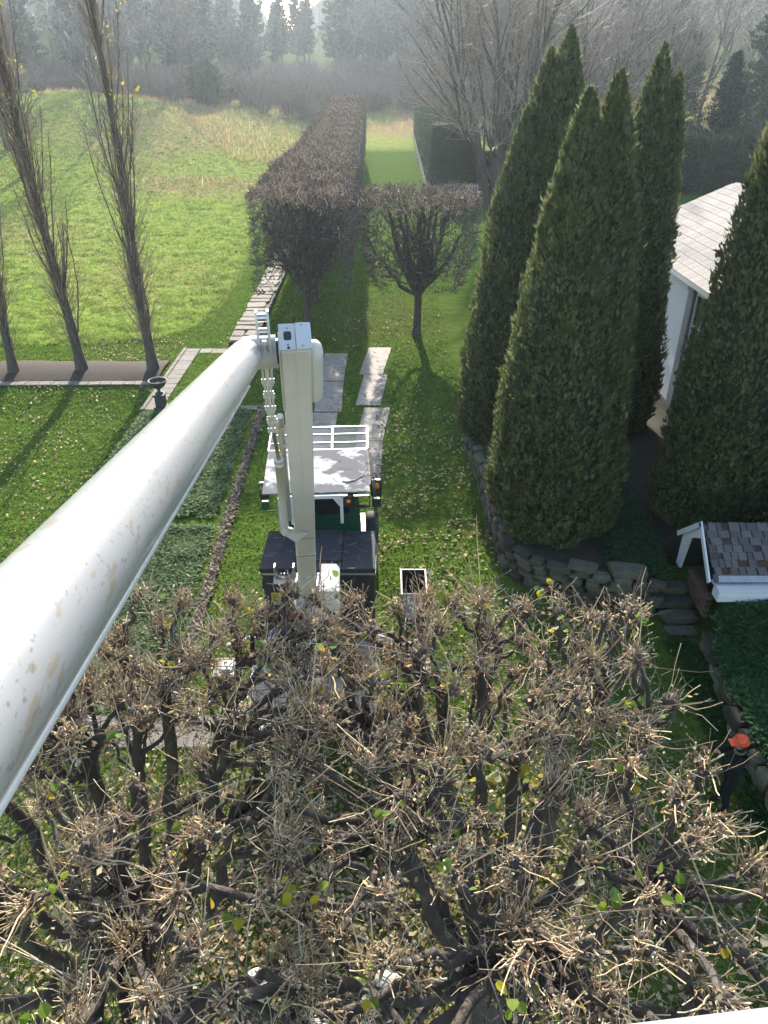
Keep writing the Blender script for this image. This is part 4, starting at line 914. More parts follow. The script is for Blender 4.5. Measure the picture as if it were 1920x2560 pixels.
# ------------------------------------------------------------ arborvitae
def cedar_stem(mb, core, x, y, z0, r, h, lean, seed, nf=9000, flat=1.0):
    r_ = np.random.default_rng(seed)
    pt = [0, .03, .12, .30, .50, .66, .80, .90, .96, 1.0]; pr = [.62, .82, 1.0, .95, .82, .67, .47, .29, .15, .02]
    def surf(t, th, k=1.0):
        base = np.interp(t, pt, pr) * r
        lump = np.array([mn.noise(Vector((math.cos(a) * 1.6 + seed, math.sin(a) * 1.6, q * h * .85))) * .20 + mn.noise(Vector((math.cos(a) * 4 + seed, math.sin(a) * 4, q * h * 2.4))) * .16 + mn.noise(Vector((math.cos(a) * 11 + seed, math.sin(a) * 11, q * h * 6))) * .09 for a, q in zip(th, t)])
        rr = base * (1 + lump * 1.1) * k
        cx = x + lean[0] * t * t; cy = y + lean[1] * t * t
        return np.stack([cx + np.cos(th) * rr, cy + np.sin(th) * rr * flat, z0 + t * h], -1), rr, lump
    n = nf
    t = 1 - np.sqrt(1 - r_.random(n) * .9995); t = np.clip(np.where(r_.random(n) < .16, 1 - .3 * r_.random(n) ** .7, t), 0, .999); th = r_.uniform(0, 2 * math.pi, n)
    P_, rr, lump = surf(t, th)
    out = np.stack([np.cos(th), np.sin(th), np.zeros(n)], -1)
    P_ = P_ + out * r_.normal(0, .035, (n, 1)) * np.minimum(1, rr / .4)[:, None]
    U = nrm(np.array([0, 0, 1.0]) + out * r_.uniform(.05, .75, (n, 1)) + r_.normal(0, .28, (n, 3)))
    W = nrm(np.cross(U, out) + out * r_.normal(0, .75, (n, 1)) + r_.normal(0, .2, (n, 3)))
    g = palette(n, [(.15, .17, .075), (.10, .122, .055), (.20, .215, .09), (.18, .13, .07)], [4, 3, 2, .35], .14, r_)
    sz = r_.uniform(.036, .084, n)
    quads(mb, P_, U, W, sz * 1.25, sz * .62, g)
    tip = MBtip = P_[t > .985]
    # thin sprays that break the outline
    k = n // 7; i = r_.choice(n, k); U2 = nrm(out[i] * .6 + np.array([0, 0, .9]) + r_.normal(0, .25, (k, 3)))
    quads(mb, P_[i] + out[i] * .04 + U2 * .03, U2, rnd_dirs(k, r_), .085, .018, g[i] * 1.15)
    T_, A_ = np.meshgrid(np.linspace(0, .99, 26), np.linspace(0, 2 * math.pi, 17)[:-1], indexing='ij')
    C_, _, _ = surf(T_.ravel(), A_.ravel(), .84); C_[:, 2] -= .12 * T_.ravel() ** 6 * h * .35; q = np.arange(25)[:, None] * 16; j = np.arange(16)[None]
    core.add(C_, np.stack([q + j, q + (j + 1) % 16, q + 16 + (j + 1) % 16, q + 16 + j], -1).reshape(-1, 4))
def cedar(loc, lab, stems, seed, zb=.84):
    o = empty('arborvitae', (*loc, zb), lab, 'tree', 'tall arborvitae along the terrace')
    f_, c_ = MB(), MB()
    for k, (x, y, r, tip, ln) in enumerate(stems): cedar_stem(f_, c_, x, y, zb, r, tip - zb, ln, seed * 10 + k, int(16000 * r * (tip / 11)))
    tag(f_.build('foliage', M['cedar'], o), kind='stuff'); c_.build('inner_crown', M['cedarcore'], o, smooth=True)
    t_ = MB()
    for (x, y, r, tip, ln) in stems: t_.tube([(x, y, zb - .1), (x, y, zb + 1), (x + ln[0] * .1, y, zb + 3)], np.array([.11, .09, .05]), 8)
    t_.build('trunk', M['bark'], o)
cedar((4.4, 23.4), 'arborvitae furthest left, its tall tip nearest the big bare tree', [(3.8, 23.3, 1.12, 10.6, (.2, 0)), (4.5, 23.7, 1.15, 12.0, (.05, 0)), (5.0, 23.5, 1.25, 12.5, (.0, 0)), (5.3, 24.2, 1.2, 9.5, (0, 0)), (3.6, 22.9, 1.05, 5.0, (.2, .2))], 1)
cedar((4.6, 17.2), 'front arborvitae nearest the truck, its two tips leaving a notch', [(4.15, 17.1, 1.22, 11.2, (.0, 0)), (4.9, 17.5, 1.25, 11.5, (-.08, 0)), (3.9, 17.7, .95, 10.6, (.35, 0)), (5.15, 17.0, 1.02, 7.6, (-.2, .1)), (4.5, 16.8, 1.25, 8.6, (0, 0)), (4.0, 16.8, .9, 5.2, (0, .1))], 2)
cedar((7.9, 24), 'three tipped arborvitae standing against the white house corner', [(7.45, 23.9, 1.15, 12.1, (.25, 0)), (7.9, 24.3, 1.1, 11.5, (.1, 0)), (8.15, 24.0, 1.0, 11.5, (.1, 0)), (7.95, 23.6, 1.15, 6.0, (0, 0)), (7.4, 23.8, 1.25, 7.5, (0, 0))], 3)
cedar((8.9, 17.8), 'arborvitae at the right edge with its base behind the entrance hood', [(8.85, 17.6, 1.30, 12.6, (-.05, 0)), (9.3, 18.2, 1.3, 11.2, (.1, 0)), (8.35, 17.5, 1.1, 5.0, (.3, 0)), (9.3, 17.3, .95, 4.2, (0, 0)), (9.5, 17.8, 1.0, 8.0, (0, 0))], 4)

# ------------------------------------------------------------ low leafy ground cover and ivy
def cover(name, poly, n, zf, size, cols, label, cat='ground cover', h=.16, lean_=.5, mat='leafy', wts=(4, 3, 2), seed=5):
    r_ = np.random.default_rng(seed); p = np.array(poly); lo, hi = p.min(0), p.max(0)
    Q = r_.uniform(lo, hi, (n * 3, 2)); x, y = Q[:, 0], Q[:, 1]; ins = np.zeros(len(Q), bool); j = len(p) - 1
    for i in range(len(p)):
        c_ = ((p[i, 1] > y) != (p[j, 1] > y)) & (x < (p[j, 0] - p[i, 0]) * (y - p[i, 1]) / (p[j, 1] - p[i, 1] + 1e-9) + p[i, 0]); ins ^= c_; j = i
    Q = Q[ins][:n]; n = len(Q); Q = Q + r_.normal(0, .09, Q.shape)
    hh = np.array([.6 + .8 * mn.noise(Vector((a * 1.1, b * 1.1, 0))) for a, b in Q]).clip(.1, 1.4)
    C = np.c_[Q, zf(Q[:, 0], Q[:, 1]) + h * hh * r_.uniform(.55, 1, n)]
    wh = 4; C = np.repeat(C, wh, 0); a = np.tile(np.arange(wh) * 2 * math.pi / wh, n) + np.repeat(r_.uniform(0, 6, n), wh)
    U = np.stack([np.cos(a), np.sin(a), r_.normal(.25, .25, n * wh)], -1); U = nrm(U); S_ = r_.uniform(.7, 1.25, n * wh) * size
    W = nrm(np.cross(U, (0, 0, 1)) + r_.normal(0, lean_ * .6, (n * wh, 3)))
    mb = MB(); quads(mb, C + U * S_[:, None] * .9, U, W, S_, S_ * .48, palette(n * wh, cols, wts, .2, r_))
    return tag(mb.build(name, M[mat]), label, cat, kind='stuff')
zero = lambda x, y: ground(x, y)
pc = [(.17, .25, .09), (.26, .34, .16), (.09, .15, .05)]
cover('groundcover_bed', [(-9.2, 18.9), (-5.1, 18.9), (-5.25, 26.7), (-9.3, 26.7)], 13000, zero, .06, pc, 'long bed of glossy green pachysandra, upper part between terrace and leafy edging')
cover('groundcover_bed', [(-9.2, 11.1), (-4.75, 11.1), (-5.0, 18.2), (-9.2, 18.2)], 13000, zero, .06, pc, 'lower bed of glossy green pachysandra beside the black truck body', seed=6)
iv = [(.05, .13, .045), (.085, .18, .06), (.035, .09, .032)]
cover('ivy', [(7.45, 13.0), (7.25, 12.0), (7.1, 10.2), (7.05, 6), (10, 6), (10, 13.0)], 11500, lambda x, y: 0 * x + .46 + .15 * np.sin(x * 1.9) * np.sin(y * 1.3 + 1) + .75 * np.exp(-((13.1 - y) / .9) ** 2), .06, iv, 'dark green ivy mounded over the raised bed below the entrance hood', 'ivy', .25, .9, seed=7)
cover('ivy', [(6.7, 13.4), (6.5, 9.5), (6.6, 6.5), (7.0, 6.5), (7.05, 10), (7.3, 13.0)], 1500, zero, .05, [(.04, .10, .02), (.03, .08, .02), (.05, .11, .03)], 'brighter green ivy creeping at the foot of the kerb wall', 'ivy', .22, .9, seed=8)
cover('groundcover_bed', [(5.6, 14.9), (6.7, 14.7), (7.2, 16.2), (7.0, 20), (5.9, 20), (5.7, 17)], 2600, lambda x, y: 0 * x + .86, .05, [(.06, .12, .05), (.04, .09, .04), (.08, .14, .07)], 'dappled groundcover between the two nearest arborvitae', 'ground cover', .2, .7, seed=9)
cover('groundcover_bed', [(3.3, 17.6), (3.3, 21.8), (4.2, 22), (4.2, 18)], 900, lambda x, y: 0 * x + .88, .05, pc, 'small pachysandra patch between the wall and the left arborvitae', 'ground cover', .2, .7, seed=10)
cover('ivy', [(5.6, 14.8), (6.9, 14.6), (6.9, 15.3), (5.6, 15.4)], 700, lambda x, y: 0 * x + .8, .05, iv, 'ivy spilling over the right end of the dry stone wall', 'ivy', .3, .9, seed=11)
# brick path on the terrace between the trees, seen through the gap
bw = empty('brick_walk', (6.3, 22, .87), 'short brick walk in shade between the arborvitae and the house wall', 'path')
for i in range(22):
    for k in range(4): piece('brick', bricks[(i + k) % 3], bw, (6.2 + k * .235 + (.11 if i % 2 else 0), 20.3 + i * .118, .875), (0, 0, rng.normal(0, .02)), (.225, .11, .05))

# ------------------------------------------------------------ lawn blades, meadow tufts, fallen leaves
def scatter(n, x0, x1, y0, y1, r_): return r_.uniform(x0, x1, n), r_.uniform(y0, y1, n)
def blocked(x, y):
    b = (x > -9.5) & (x < np.interp(y, [11, 27], [-4.38, -4.72])) & (y > 11.1) & (y < 27.2)
    b |= (x < -9.75) & (y > 29.7) & (y < 32.4)
    b |= (x > 3.1) & (y > 15.2); b |= (x > 6.9); b |= (x > -2.7) & (x < -.1) & (y > 9.8) & (y < 17.4)
    b |= (x > 3.9) & (y > 14.7); b |= (x > -7.45) & (x < -6.15) & (y > 34) & (y < 62); b |= (x > -9.5) & (x < -3) & (y > 10.1) & (y < 10.95)
    b |= (x > -9.5) & (x < -4.9) & (y > 33.5) & (y < 34.2); b |= (x > -9.5) & (x < -8.7) & (y > 26.7) & (y < 34.2)
    for (yf, xf0, xf1, yn, xn0, xn1, _) in mats: b |= (x > min(xf0, xn0)) & (x < max(xf1, xn1)) & (y > yn) & (y < yf)
    return b
r_ = np.random.default_rng(21)
mb = MB(); N_ = 300000
y = 2 + 58 * r_.random(N_) ** 1.35; x = r_.uniform(-1, 1, N_) * (2.6 + y * .56)
k_ = ~blocked(x, y) & (r_.random(N_) > sst((y - 34) / 24)) & (x > -20) & (in_meadow(x, y) < 0); x, y = x[k_], y[k_]; n = len(x); z = ground(x, y) + .002
z = np.where((x > -8.7) & (x < -4.9) & (y > 27.2) & (y < 33.6), .032, z)
hgt = r_.uniform(.025, .06, n); w = r_.uniform(.005, .011, n) * (1 + y / 13); a = r_.uniform(0, 6.28, n); ln = r_.normal(0, .035, (n, 2)); hgt = hgt * (1 + y / 50)
B1 = np.c_[x + np.cos(a) * w, y + np.sin(a) * w, z]; B2 = np.c_[x - np.cos(a) * w, y - np.sin(a) * w, z]; T_ = np.c_[x + ln[:, 0], y + ln[:, 1], z + hgt]
gc = palette(n, [(.115, .18, .034), (.165, .235, .045), (.075, .13, .028), (.24, .22, .08)], [5, 4, 3, .8], .2, r_)
mb.add(np.stack([B1, B2, T_], 1), np.arange(n * 3).reshape(-1, 3), np.repeat(gc, 3, 0))
tag(mb.build('lawn_grass', M['blade']), 'short green lawn grass blades around the truck and under the trees', 'grass', kind='stuff')
# meadow tufts
mb = MB(); N_ = 90000
y = 34.5 + 100 * r_.random(N_) ** 1.7; x = -9 - r_.random(N_) * (10 + (y - 30) * .56); k_ = (in_meadow(x, y) > 0) & (mown_path(x, y) < .4); x, y = x[k_], y[k_]
cl = np.array([mn.noise(Vector((a * 1.3, b * 1.3, 0))) for a, b in zip(x, y)]); k_ = r_.random(len(x)) < .55 + .7 * cl; x, y, cl = x[k_], y[k_], cl[k_]; n = len(x); z = ground(x, y)
edge = np.exp(-in_meadow(x, y) / 1.5); cl2 = np.array([mn.noise(Vector((a * .5, b * .8, 9))) for a, b in zip(x, y)])
hgt = (r_.uniform(.06, .16, n) * (1 + .8 * np.clip(cl, 0, 1)) + edge * .08) * (1 + (y - 35) * .006); w = (.010 + (y - 34) * .0007) * r_.uniform(.7, 1.5, n)
for k in range(3):
    a = r_.uniform(0, 6.28, n); ln = r_.normal(0, 1, (n, 2)) * hgt[:, None] * .55; ox, oy = r_.normal(0, .05, (2, n))
    B1 = np.c_[x + ox + np.cos(a) * w, y + oy + np.sin(a) * w, z]; B2 = np.c_[x + ox - np.cos(a) * w, y + oy - np.sin(a) * w, z]; T_ = np.c_[x + ox + ln[:, 0], y + oy + ln[:, 1], z + hgt]
    dryf = np.clip((y - 60) / 70, 0, .6)[:, None] * .6
    gc = palette(n, [(.25, .37, .08), (.18, .30, .07), (.36, .42, .10), (.34, .30, .13)], [4, 3, 3, 1], .15, r_); gc = gc * (.9 + .55 * cl2)[:, None] * (1 - dryf) + np.array([.34, .30, .13]) * dryf
    mb.add(np.stack([B1, B2, T_], 1), np.arange(n * 3).reshape(-1, 3), np.repeat(gc, 3, 0))
tag(mb.build('meadow_grass', M['blade']), 'tufted rough grass of the sunny field left of the hedge', 'grass', kind='stuff')
# fallen leaves
def litter(name, n, gen, size, cols, wts, label, cat='leaves', zf=None):
    r2 = np.random.default_rng(len(label)); x, y = gen(n, r2); k = (x < 6.9)
    x, y = x[k], y[k]; n = len(x)
    z = (ground(x, y) if zf is None else zf(x, y)) + r2.uniform(.03, .075, n)
    U = nrm(np.c_[r2.normal(0, 1, (n, 2)), r2.normal(0, .35, n)]); W = nrm(np.c_[r2.normal(0, 1, (n, 2)), r2.normal(0, .35, n)]); S_ = r2.uniform(.6, 1.25, n) * size
    mb = MB(); W = nrm(np.cross(np.cross(U, W), U)); C = np.c_[x, y, z]; up = np.array([0, 0, 1.]) * (S_ * r2.uniform(-.1, .5, n))[:, None]
    V = np.stack([C - U * S_[:, None], C - U * S_[:, None] * .2 + W * S_[:, None] * .8 + up, C + U * S_[:, None], C - U * S_[:, None] * .2 - W * S_[:, None] * .8 + up], 1)
    c_ = palette(n, cols, wts, .2, r2); i = np.arange(n)[:, None] * 4
    mb.add(V, np.concatenate([i + np.array([0, 1, 2]), i + np.array([0, 2, 3])]), np.repeat(c_, 4, 0))
    return tag(mb.build(name, M['leafy']), label, cat, kind='stuff')
tan = [(.46, .36, .20), (.33, .24, .13), (.55, .48, .30), (.20, .13, .07), (.42, .44, .16)]
def g_near(n, r2):
    x = r2.normal(-.2, 3.6, n * 2); y = 6.2 + r2.normal(0, 2.6, n * 2); k = (y > 1.5) & (y < 14) & ~((x > -2.7) & (x < -.1) & (y > 9.7)); return x[k][:n], y[k][:n]
litter('fallen_leaves', 17000, g_near, .05, tan, [4, 3, 3, 2, 1.5], 'thick litter of tan heart shaped leaves under the near lime crowns')
def g_mid(n, r2):
    y = r2.uniform(13, 27.5, n * 2); x = r2.uniform(-.3, 5.2, n * 2); dens = np.exp(-((y - 20) / 6.5) ** 2) * .9 + .15; cn = np.array([mn.noise(Vector((a * .9, b * .9, 4))) for a, b in zip(x, y)]); k = (r2.random(n * 2) < dens * (.55 + 1.6 * cn).clip(.1, 1.4)) & ~((x > 3.1) & (y > 15)); return x[k][:n], y[k][:n]
litter('fallen_leaves', 2200, g_mid, .058, tan, [5, 2, 3, 1, 1], 'scattered pale leaves on the lawn between the truck and the retaining wall')
def g_left(n, r2):
    y = r2.uniform(12, 30, n); x = r2.uniform(-19, -9.6, n); cn = np.array([mn.noise(Vector((a * .7, b * .7, 2))) for a, b in zip(x, y)]); k = r2.random(n) < .6 + 1.3 * cn; return x[k], y[k]
litter('fallen_leaves', 3200, g_left, .055, tan, [5, 1, 4, .5, 1], 'pale leaves dotted over the lower left lawn beneath the poplars')
def g_edge(n, r2):
    y = r2.uniform(11.3, 27.5, n); x = np.interp(y, [11, 27], [-4.42, -4.78]) + r2.normal(-.02, .09, n); return x, y
litter('fallen_leaves', 1900, g_edge, .05, [(.30, .25, .18), (.20, .16, .12), (.40, .35, .26), (.14, .11, .08), (.3, .3, .2)], [4, 3, 3, 2, .5], 'drift of brown and tan leaves along the narrow edging beside the truck', zf=lambda x, y: 0 * x + .04)
def g_far(n, r2):
    y = r2.uniform(22, 40, n); x = r2.uniform(-8, 3, n); k = ~((x < -4.9) & (y < 33)); return x[k], y[k]
litter('fallen_leaves', 900, g_far, .055, tan, [4, 3, 3, 1, .5], 'sparse leaves around the ground mats and the lone clipped lime')
def g_path(n, r2): return r2.uniform(-14, -9.6, n), 33 + r2.uniform(-.5, 3, n)
litter('fallen_leaves', 420, g_path, .055, tan, [4, 3, 3, 1, .5], 'leaves blown along the mown strip beyond the poplar bed')

# ------------------------------------------------------------ clipped limes
TW = [(.53, .375, .21), (.37, .255, .155), (.66, .50, .28), (.21, .145, .105)]
BK = [(.62, .62, .62), (1, 1, 1), (.8, .8, .8)]
def clip_len(P, lo, hi, soft, r_):
    """shorten shoots that leave the clipped outline"""
    lo, hi = V3(lo), V3(hi)
    for k in range(1, P.shape[1]):
        lim_hi = hi + r_.uniform(-soft, soft * 1.5, (len(P), 1)); lim_lo = lo - r_.uniform(-soft, soft, (len(P), 1))
        out = ((P[:, k] > lim_hi) | (P[:, k] < lim_lo)).any(1)
        P[out, k] = P[out, k - 1] + (P[out, k] - P[out, k - 1]) * .12
    return P
def bez(a, b, c, K):
    t = np.linspace(0, 1, K)[:, None]; return (1 - t) ** 2 * a + 2 * t * (1 - t) * b + t * t * c
def fg_lime(x0, y0, lo, hi, targets, lab, seed, nheads=120, ntw=40, rootz=0.0, ngreen=300, round_side=0):
    r_ = np.random.default_rng(seed); lo, hi = V3(lo), V3(hi)
    o = empty('lime_tree', (x0, y0, rootz), lab, 'tree', 'pollarded limes directly under the bucket')
    fork = V3((x0, y0, 1.75))
    mb = MB(); tz = np.linspace(-.1, 2.0, 7); mb.tube(np.c_[x0 + .03 * np.sin(tz * 2), y0 + .02 * np.cos(tz * 3), tz], np.array([.30, .23, .21, .20, .20, .22, .20]), 18); mb.build('trunk', M['bark'], o, smooth=True)
    pts, prad = [], []
    for (tx, ty, tz_, rad) in targets:
        T_ = V3((x0 + tx, y0 + ty, tz_)); s = fork + V3((tx * .05, ty * .05, r_.uniform(-.25, .35)))
        mid = s + V3((tx * .62, ty * .62, (tz_ - s[2]) * r_.uniform(.22, .42))); P_ = bez(s, mid, T_, 14)
        P_[1:-1] += r_.normal(0, .035, (12, 3)); Rr = np.linspace(rad * 1.2, rad * .55, 14) * (1 + .08 * r_.normal(0, 1, 14))
        mb = MB(); mb.tube(P_, Rr, 12); mb.build('branch', M['bark'], o, smooth=True); pts.append(P_); prad.append(Rr)
    LP = np.array(pts); LR = np.array(prad)
    allp = LP.reshape(-1, 3); allr = LR.ravel()
    # heads near the clipped outline and some inside
    H = []; miss = 0
    while len(H) < nheads:
        p = r_.uniform(lo + .25, hi - .25)
        m_ = min(hi[2] - p[2], p[0] - lo[0], hi[0] - p[0], p[1] - lo[1], hi[1] - p[1])
        if p[2] < 2.9: continue
        cr = np.array([max(abs(p[0] - (lo[0] + hi[0]) / 2) - (hi[0] - lo[0]) / 2 + .9, 0), max(abs(p[1] - (lo[1] + hi[1]) / 2) - (hi[1] - lo[1]) / 2 + .9, 0)])
        if round_side and p[0] > 0 and np.linalg.norm(cr) > .8: continue
        if len(H) < nheads * .5: p[2] = hi[2] - r_.uniform(.18, .6)
        elif len(H) < nheads * .68: p[1] = hi[1] - r_.uniform(.1, .5); p[2] = hi[2] - r_.uniform(.15, 2.2)
        elif m_ > .5 and r_.random() < .8: continue
        if any(np.linalg.norm(p - h) < (.34 if len(H) < nheads * .5 else .28) for h in H): 
            miss = miss + 1
            if miss < 4000: continue
        H.append(p)
    H = np.array(H)
    br = MB(); kn = MB(); conn = []
    for h in H:
        d = allp - h; sc = np.linalg.norm(d, axis=1) + np.where(allp[:, 2] > h[2] - .25, 3.0, 0) + np.where(allr < .03, .6, 0)
        i = int(np.argmin(sc)); q = allp[i]; mid = q + (h - q) * .55 + V3((0, 0, -.12)) + r_.normal(0, .10, 3)
        P_ = bez(q, mid, h, 8); P_[1:-1] += r_.normal(0, .028, (6, 3)); conn.append(P_)
    CP = np.array(conn); ra = np.minimum(.05, .018 + .015 * np.linalg.norm(CP[:, 0] - CP[:, -1], axis=1)); CR = ra[:, None] * np.linspace(1.1, .75, 8)[None]
    br.tube(CP, CR, 7); tag(br.build('small_branches', M['bark'], o, smooth=True), kind='stuff')
    cen = (lo + hi) / 2; cen[2] = 4.0
    out = nrm((H - cen) / (hi - lo) * 3)
    # knuckles
    for h in H:
        k = 3; c_ = h + r_.normal(0, .025, (k, 3)); 
        for cc in c_:
            S_ = .035 + .03 * r_.random(); th = np.arange(6) / 6 * 6.283
            kn.lathe([(.001, -S_), (S_ * .8, -S_ * .5), (S_, .1 * S_), (S_ * .7, .7 * S_), (.001, S_)], cc, 6)
    kn.build('knuckles', M['bark'], o, smooth=True)['kind'] = 'stuff'
    # shoots from the heads
    tw = MB(); cnt_ = (ntw * r_.uniform(.35, 1.7, len(H))).astype(int); i = np.repeat(np.arange(len(H)), cnt_); n = len(i)
    bias = r_.normal(0, .55, (len(H), 3)); d = nrm(out[i] * r_.uniform(.0, 1.0, (n, 1)) + bias[i] + np.array([0, 0, .35]) + r_.normal(0, .8, (n, 3)))
    ln = r_.gamma(2.6, .085, n).clip(.05, .8) * r_.uniform(.7, 1.25, len(H))[i]
    P_ = polyline(H[i] + r_.normal(0, .055, (n, 3)), d, ln, 5, .19, .08, r_); P_ = clip_len(P_, lo, hi, .13, r_)
    r0 = r_.uniform(.0030, .0062, n); Rr = r0[:, None] * np.array([1.3, 1, .92, .82, .92])[None]
    col = palette(n, TW, [4, 3, 3, 1.5], .2, r_)
    tw.tube(P_, Rr, 3, col=col, caps=True, endcol=(.75, .64, .42))
    i2 = np.repeat(np.arange(len(H)), 20); ns = len(i2); S_ = polyline(H[i2] + r_.normal(0, .05, (ns, 3)), nrm(out[i2] * .4 + r_.normal(0, .8, (ns, 3)) + (0, 0, .5)), r_.uniform(.04, .15, ns), 3, .2, .1, r_)
    tw.tube(S_, r_.uniform(.005, .0095, ns)[:, None] * np.array([1.1, 1, .95])[None], 4, col=palette(ns, [(.40, .26, .15), (.27, .17, .11), (.54, .40, .24)], [3, 3, 2], .2, r_), caps=True, endcol=(.85, .74, .50))
    # side shoots
    Q, QR = sprout(P_[::2], Rr[::2], 1, .3, .95, (R(30), R(80)), (.3, .8), 3, .25, .05, rr=.7, rmin=.0024, r_=r_); Q = clip_len(Q, lo, hi, .13, r_)
    tw.tube(Q, QR, 3, col=palette(len(Q), TW, [4, 3, 3, 1], .2, r_), caps=True, endcol=(.55, .45, .3))
    # long wandering shoots
    n2 = 90; j = r_.integers(0, len(H), n2); L2 = polyline(H[j], nrm(out[j] + r_.normal(0, .9, (n2, 3)) + (0, 0, .1)), r_.uniform(.7, 1.9, n2), 9, .10, .02, r_); L2 = clip_len(L2, lo, hi, .3, r_)
    tw.tube(L2, np.linspace(.0065, .0028, 9)[None] * np.ones((n2, 1)), 4, col=palette(n2, TW, [3, 2, 3, 1], .2, r_))
    # curly twiggery along the limbs and connectors
    Q, QR = sprout(CP, CR, 5, .05, .95, (R(40), R(100)), None, 6, .26, .03, rr=.3, rmin=.0035, r_=r_, lens=(.2, .75)); Q = clip_len(Q, lo, hi, .1, r_)
    c1 = palette(len(Q), [(.24, .20, .17), (.34, .30, .24), (.17, .14, .12)], [3, 2, 2], .2, r_); tw.tube(Q, np.minimum(QR, .007), 3, col=c1)
    Q2, QR2 = sprout(Q[::2], QR[::2], 2, .2, .95, (R(30), R(90)), (.35, .7), 3, .3, .02, rr=.6, rmin=.0026, r_=r_); tw.tube(Q2, np.minimum(QR2, .005), 3, col=palette(len(Q2), TW, [3, 2, 2, 1], .2, r_))
    Q, QR = sprout(LP, LR, 13, .12, .9, (R(40), R(100)), None, 6, .30, .02, rr=.15, rmin=.0045, r_=r_, lens=(.25, .9)); Q = clip_len(Q, lo, hi, .1, r_)
    tw.tube(Q, np.minimum(QR, .007), 4, col=palette(len(Q), [(.20, .17, .15), (.30, .26, .22)], [3, 2], .2, r_))
    Q2, QR2 = sprout(Q, QR, 2, .2, .95, (R(30), R(90)), (.3, .7), 3, .3, .02, rr=.5, rmin=.0028, r_=r_); tw.tube(Q2, np.minimum(QR2, .005), 3, col=palette(len(Q2), TW, [3, 2, 2, 1], .2, r_))
    tag(tw.build('twigs', M['twig'], o), kind='stuff')
    # dead leaves caught in the heads
    n = len(H) * 26; i = np.repeat(np.arange(len(H)), 26); C = H[i] + r_.normal(0, .085, (n, 3)) + (0, 0, .02)
    dl = MB(); quads(dl, C, rnd_dirs(n, r_), rnd_dirs(n, r_), r_.uniform(.014, .040, n), r_.uniform(.008, .022, n), palette(n, [(.33, .21, .125), (.48, .36, .21), (.19, .115, .08), (.60, .50, .29)], [3, 3, 3, 2], .2, r_))
    tag(dl.build('dead_leaves', M['leafy'], o), kind='stuff')
    ends = P_[:, -1]; ends = ends[(ends[:, 2] > 4.9) | (r_.random(len(ends)) < .12)]
    for k in range(ngreen):
        if k % 5 == 0: c0 = ends[int(r_.integers(len(ends)))]
        p = c0 + r_.normal(0, .09, 3); s = float(r_.uniform(.055, .095))
        piece('leaf', LEAVES[int(r_.choice(6, p=[.28, .26, .12, .10, .14, .10]))], o, p, (r_.normal(0, .6), r_.normal(0, .6), r_.uniform(0, 6.28)), (s, s, s))
    return o
tgR = [(0.02, .05, 5.9, .12), (-.75, .75, 5.8, .10), (.75, 1.1, 5.7, .10), (1.45, .55, 5.6, .10), (1.7, -.5, 5.2, .095), (.9, -1.2, 5.5, .09), (-.1, -1.6, 5.3, .09), (-1.2, -.6, 5.5, .10), (-1.5, .5, 5.6, .09), (-.2, 1.5, 5.7, .09), (1.3, 1.5, 5.3, .08), (-1.0, 1.6, 5.6, .08), (1.7, -1.7, 4.5, .07), (-1.5, -1.5, 4.4, .07), (1.9, .9, 4.0, .06)]
fg_lime(1.34, 5.0, (-1.35, 1.6, 2.3), (3.25, 7.05, 6.6), tgR, 'right hand pollarded lime under the bucket, its limbs fanning from a low fork', 31, 190, 34, round_side=1)
tgL = [(0.05, .05, 5.9, .12), (-.8, .8, 5.7, .10), (.6, 1.0, 5.8, .10), (1.3, .5, 5.6, .09), (1.5, -.5, 5.3, .09), (.8, -1.3, 5.5, .085), (-.2, -1.5, 5.4, .09), (-1.3, -.6, 5.5, .10), (-1.6, .6, 5.6, .09), (.0, 1.6, 5.7, .085), (1.3, 1.5, 5.5, .08), (-1.1, 1.6, 5.5, .085), (1.5, -1.6, 4.6, .07), (-1.6, -1.5, 4.4, .08)]
fg_lime(-3.0, 5.0, (-5.4, 1.6, 2.3), (-.3, 7.05, 6.6), tgL, 'left hand pollarded lime under the bucket, partly hidden by the white boom', 32, 190, 34)

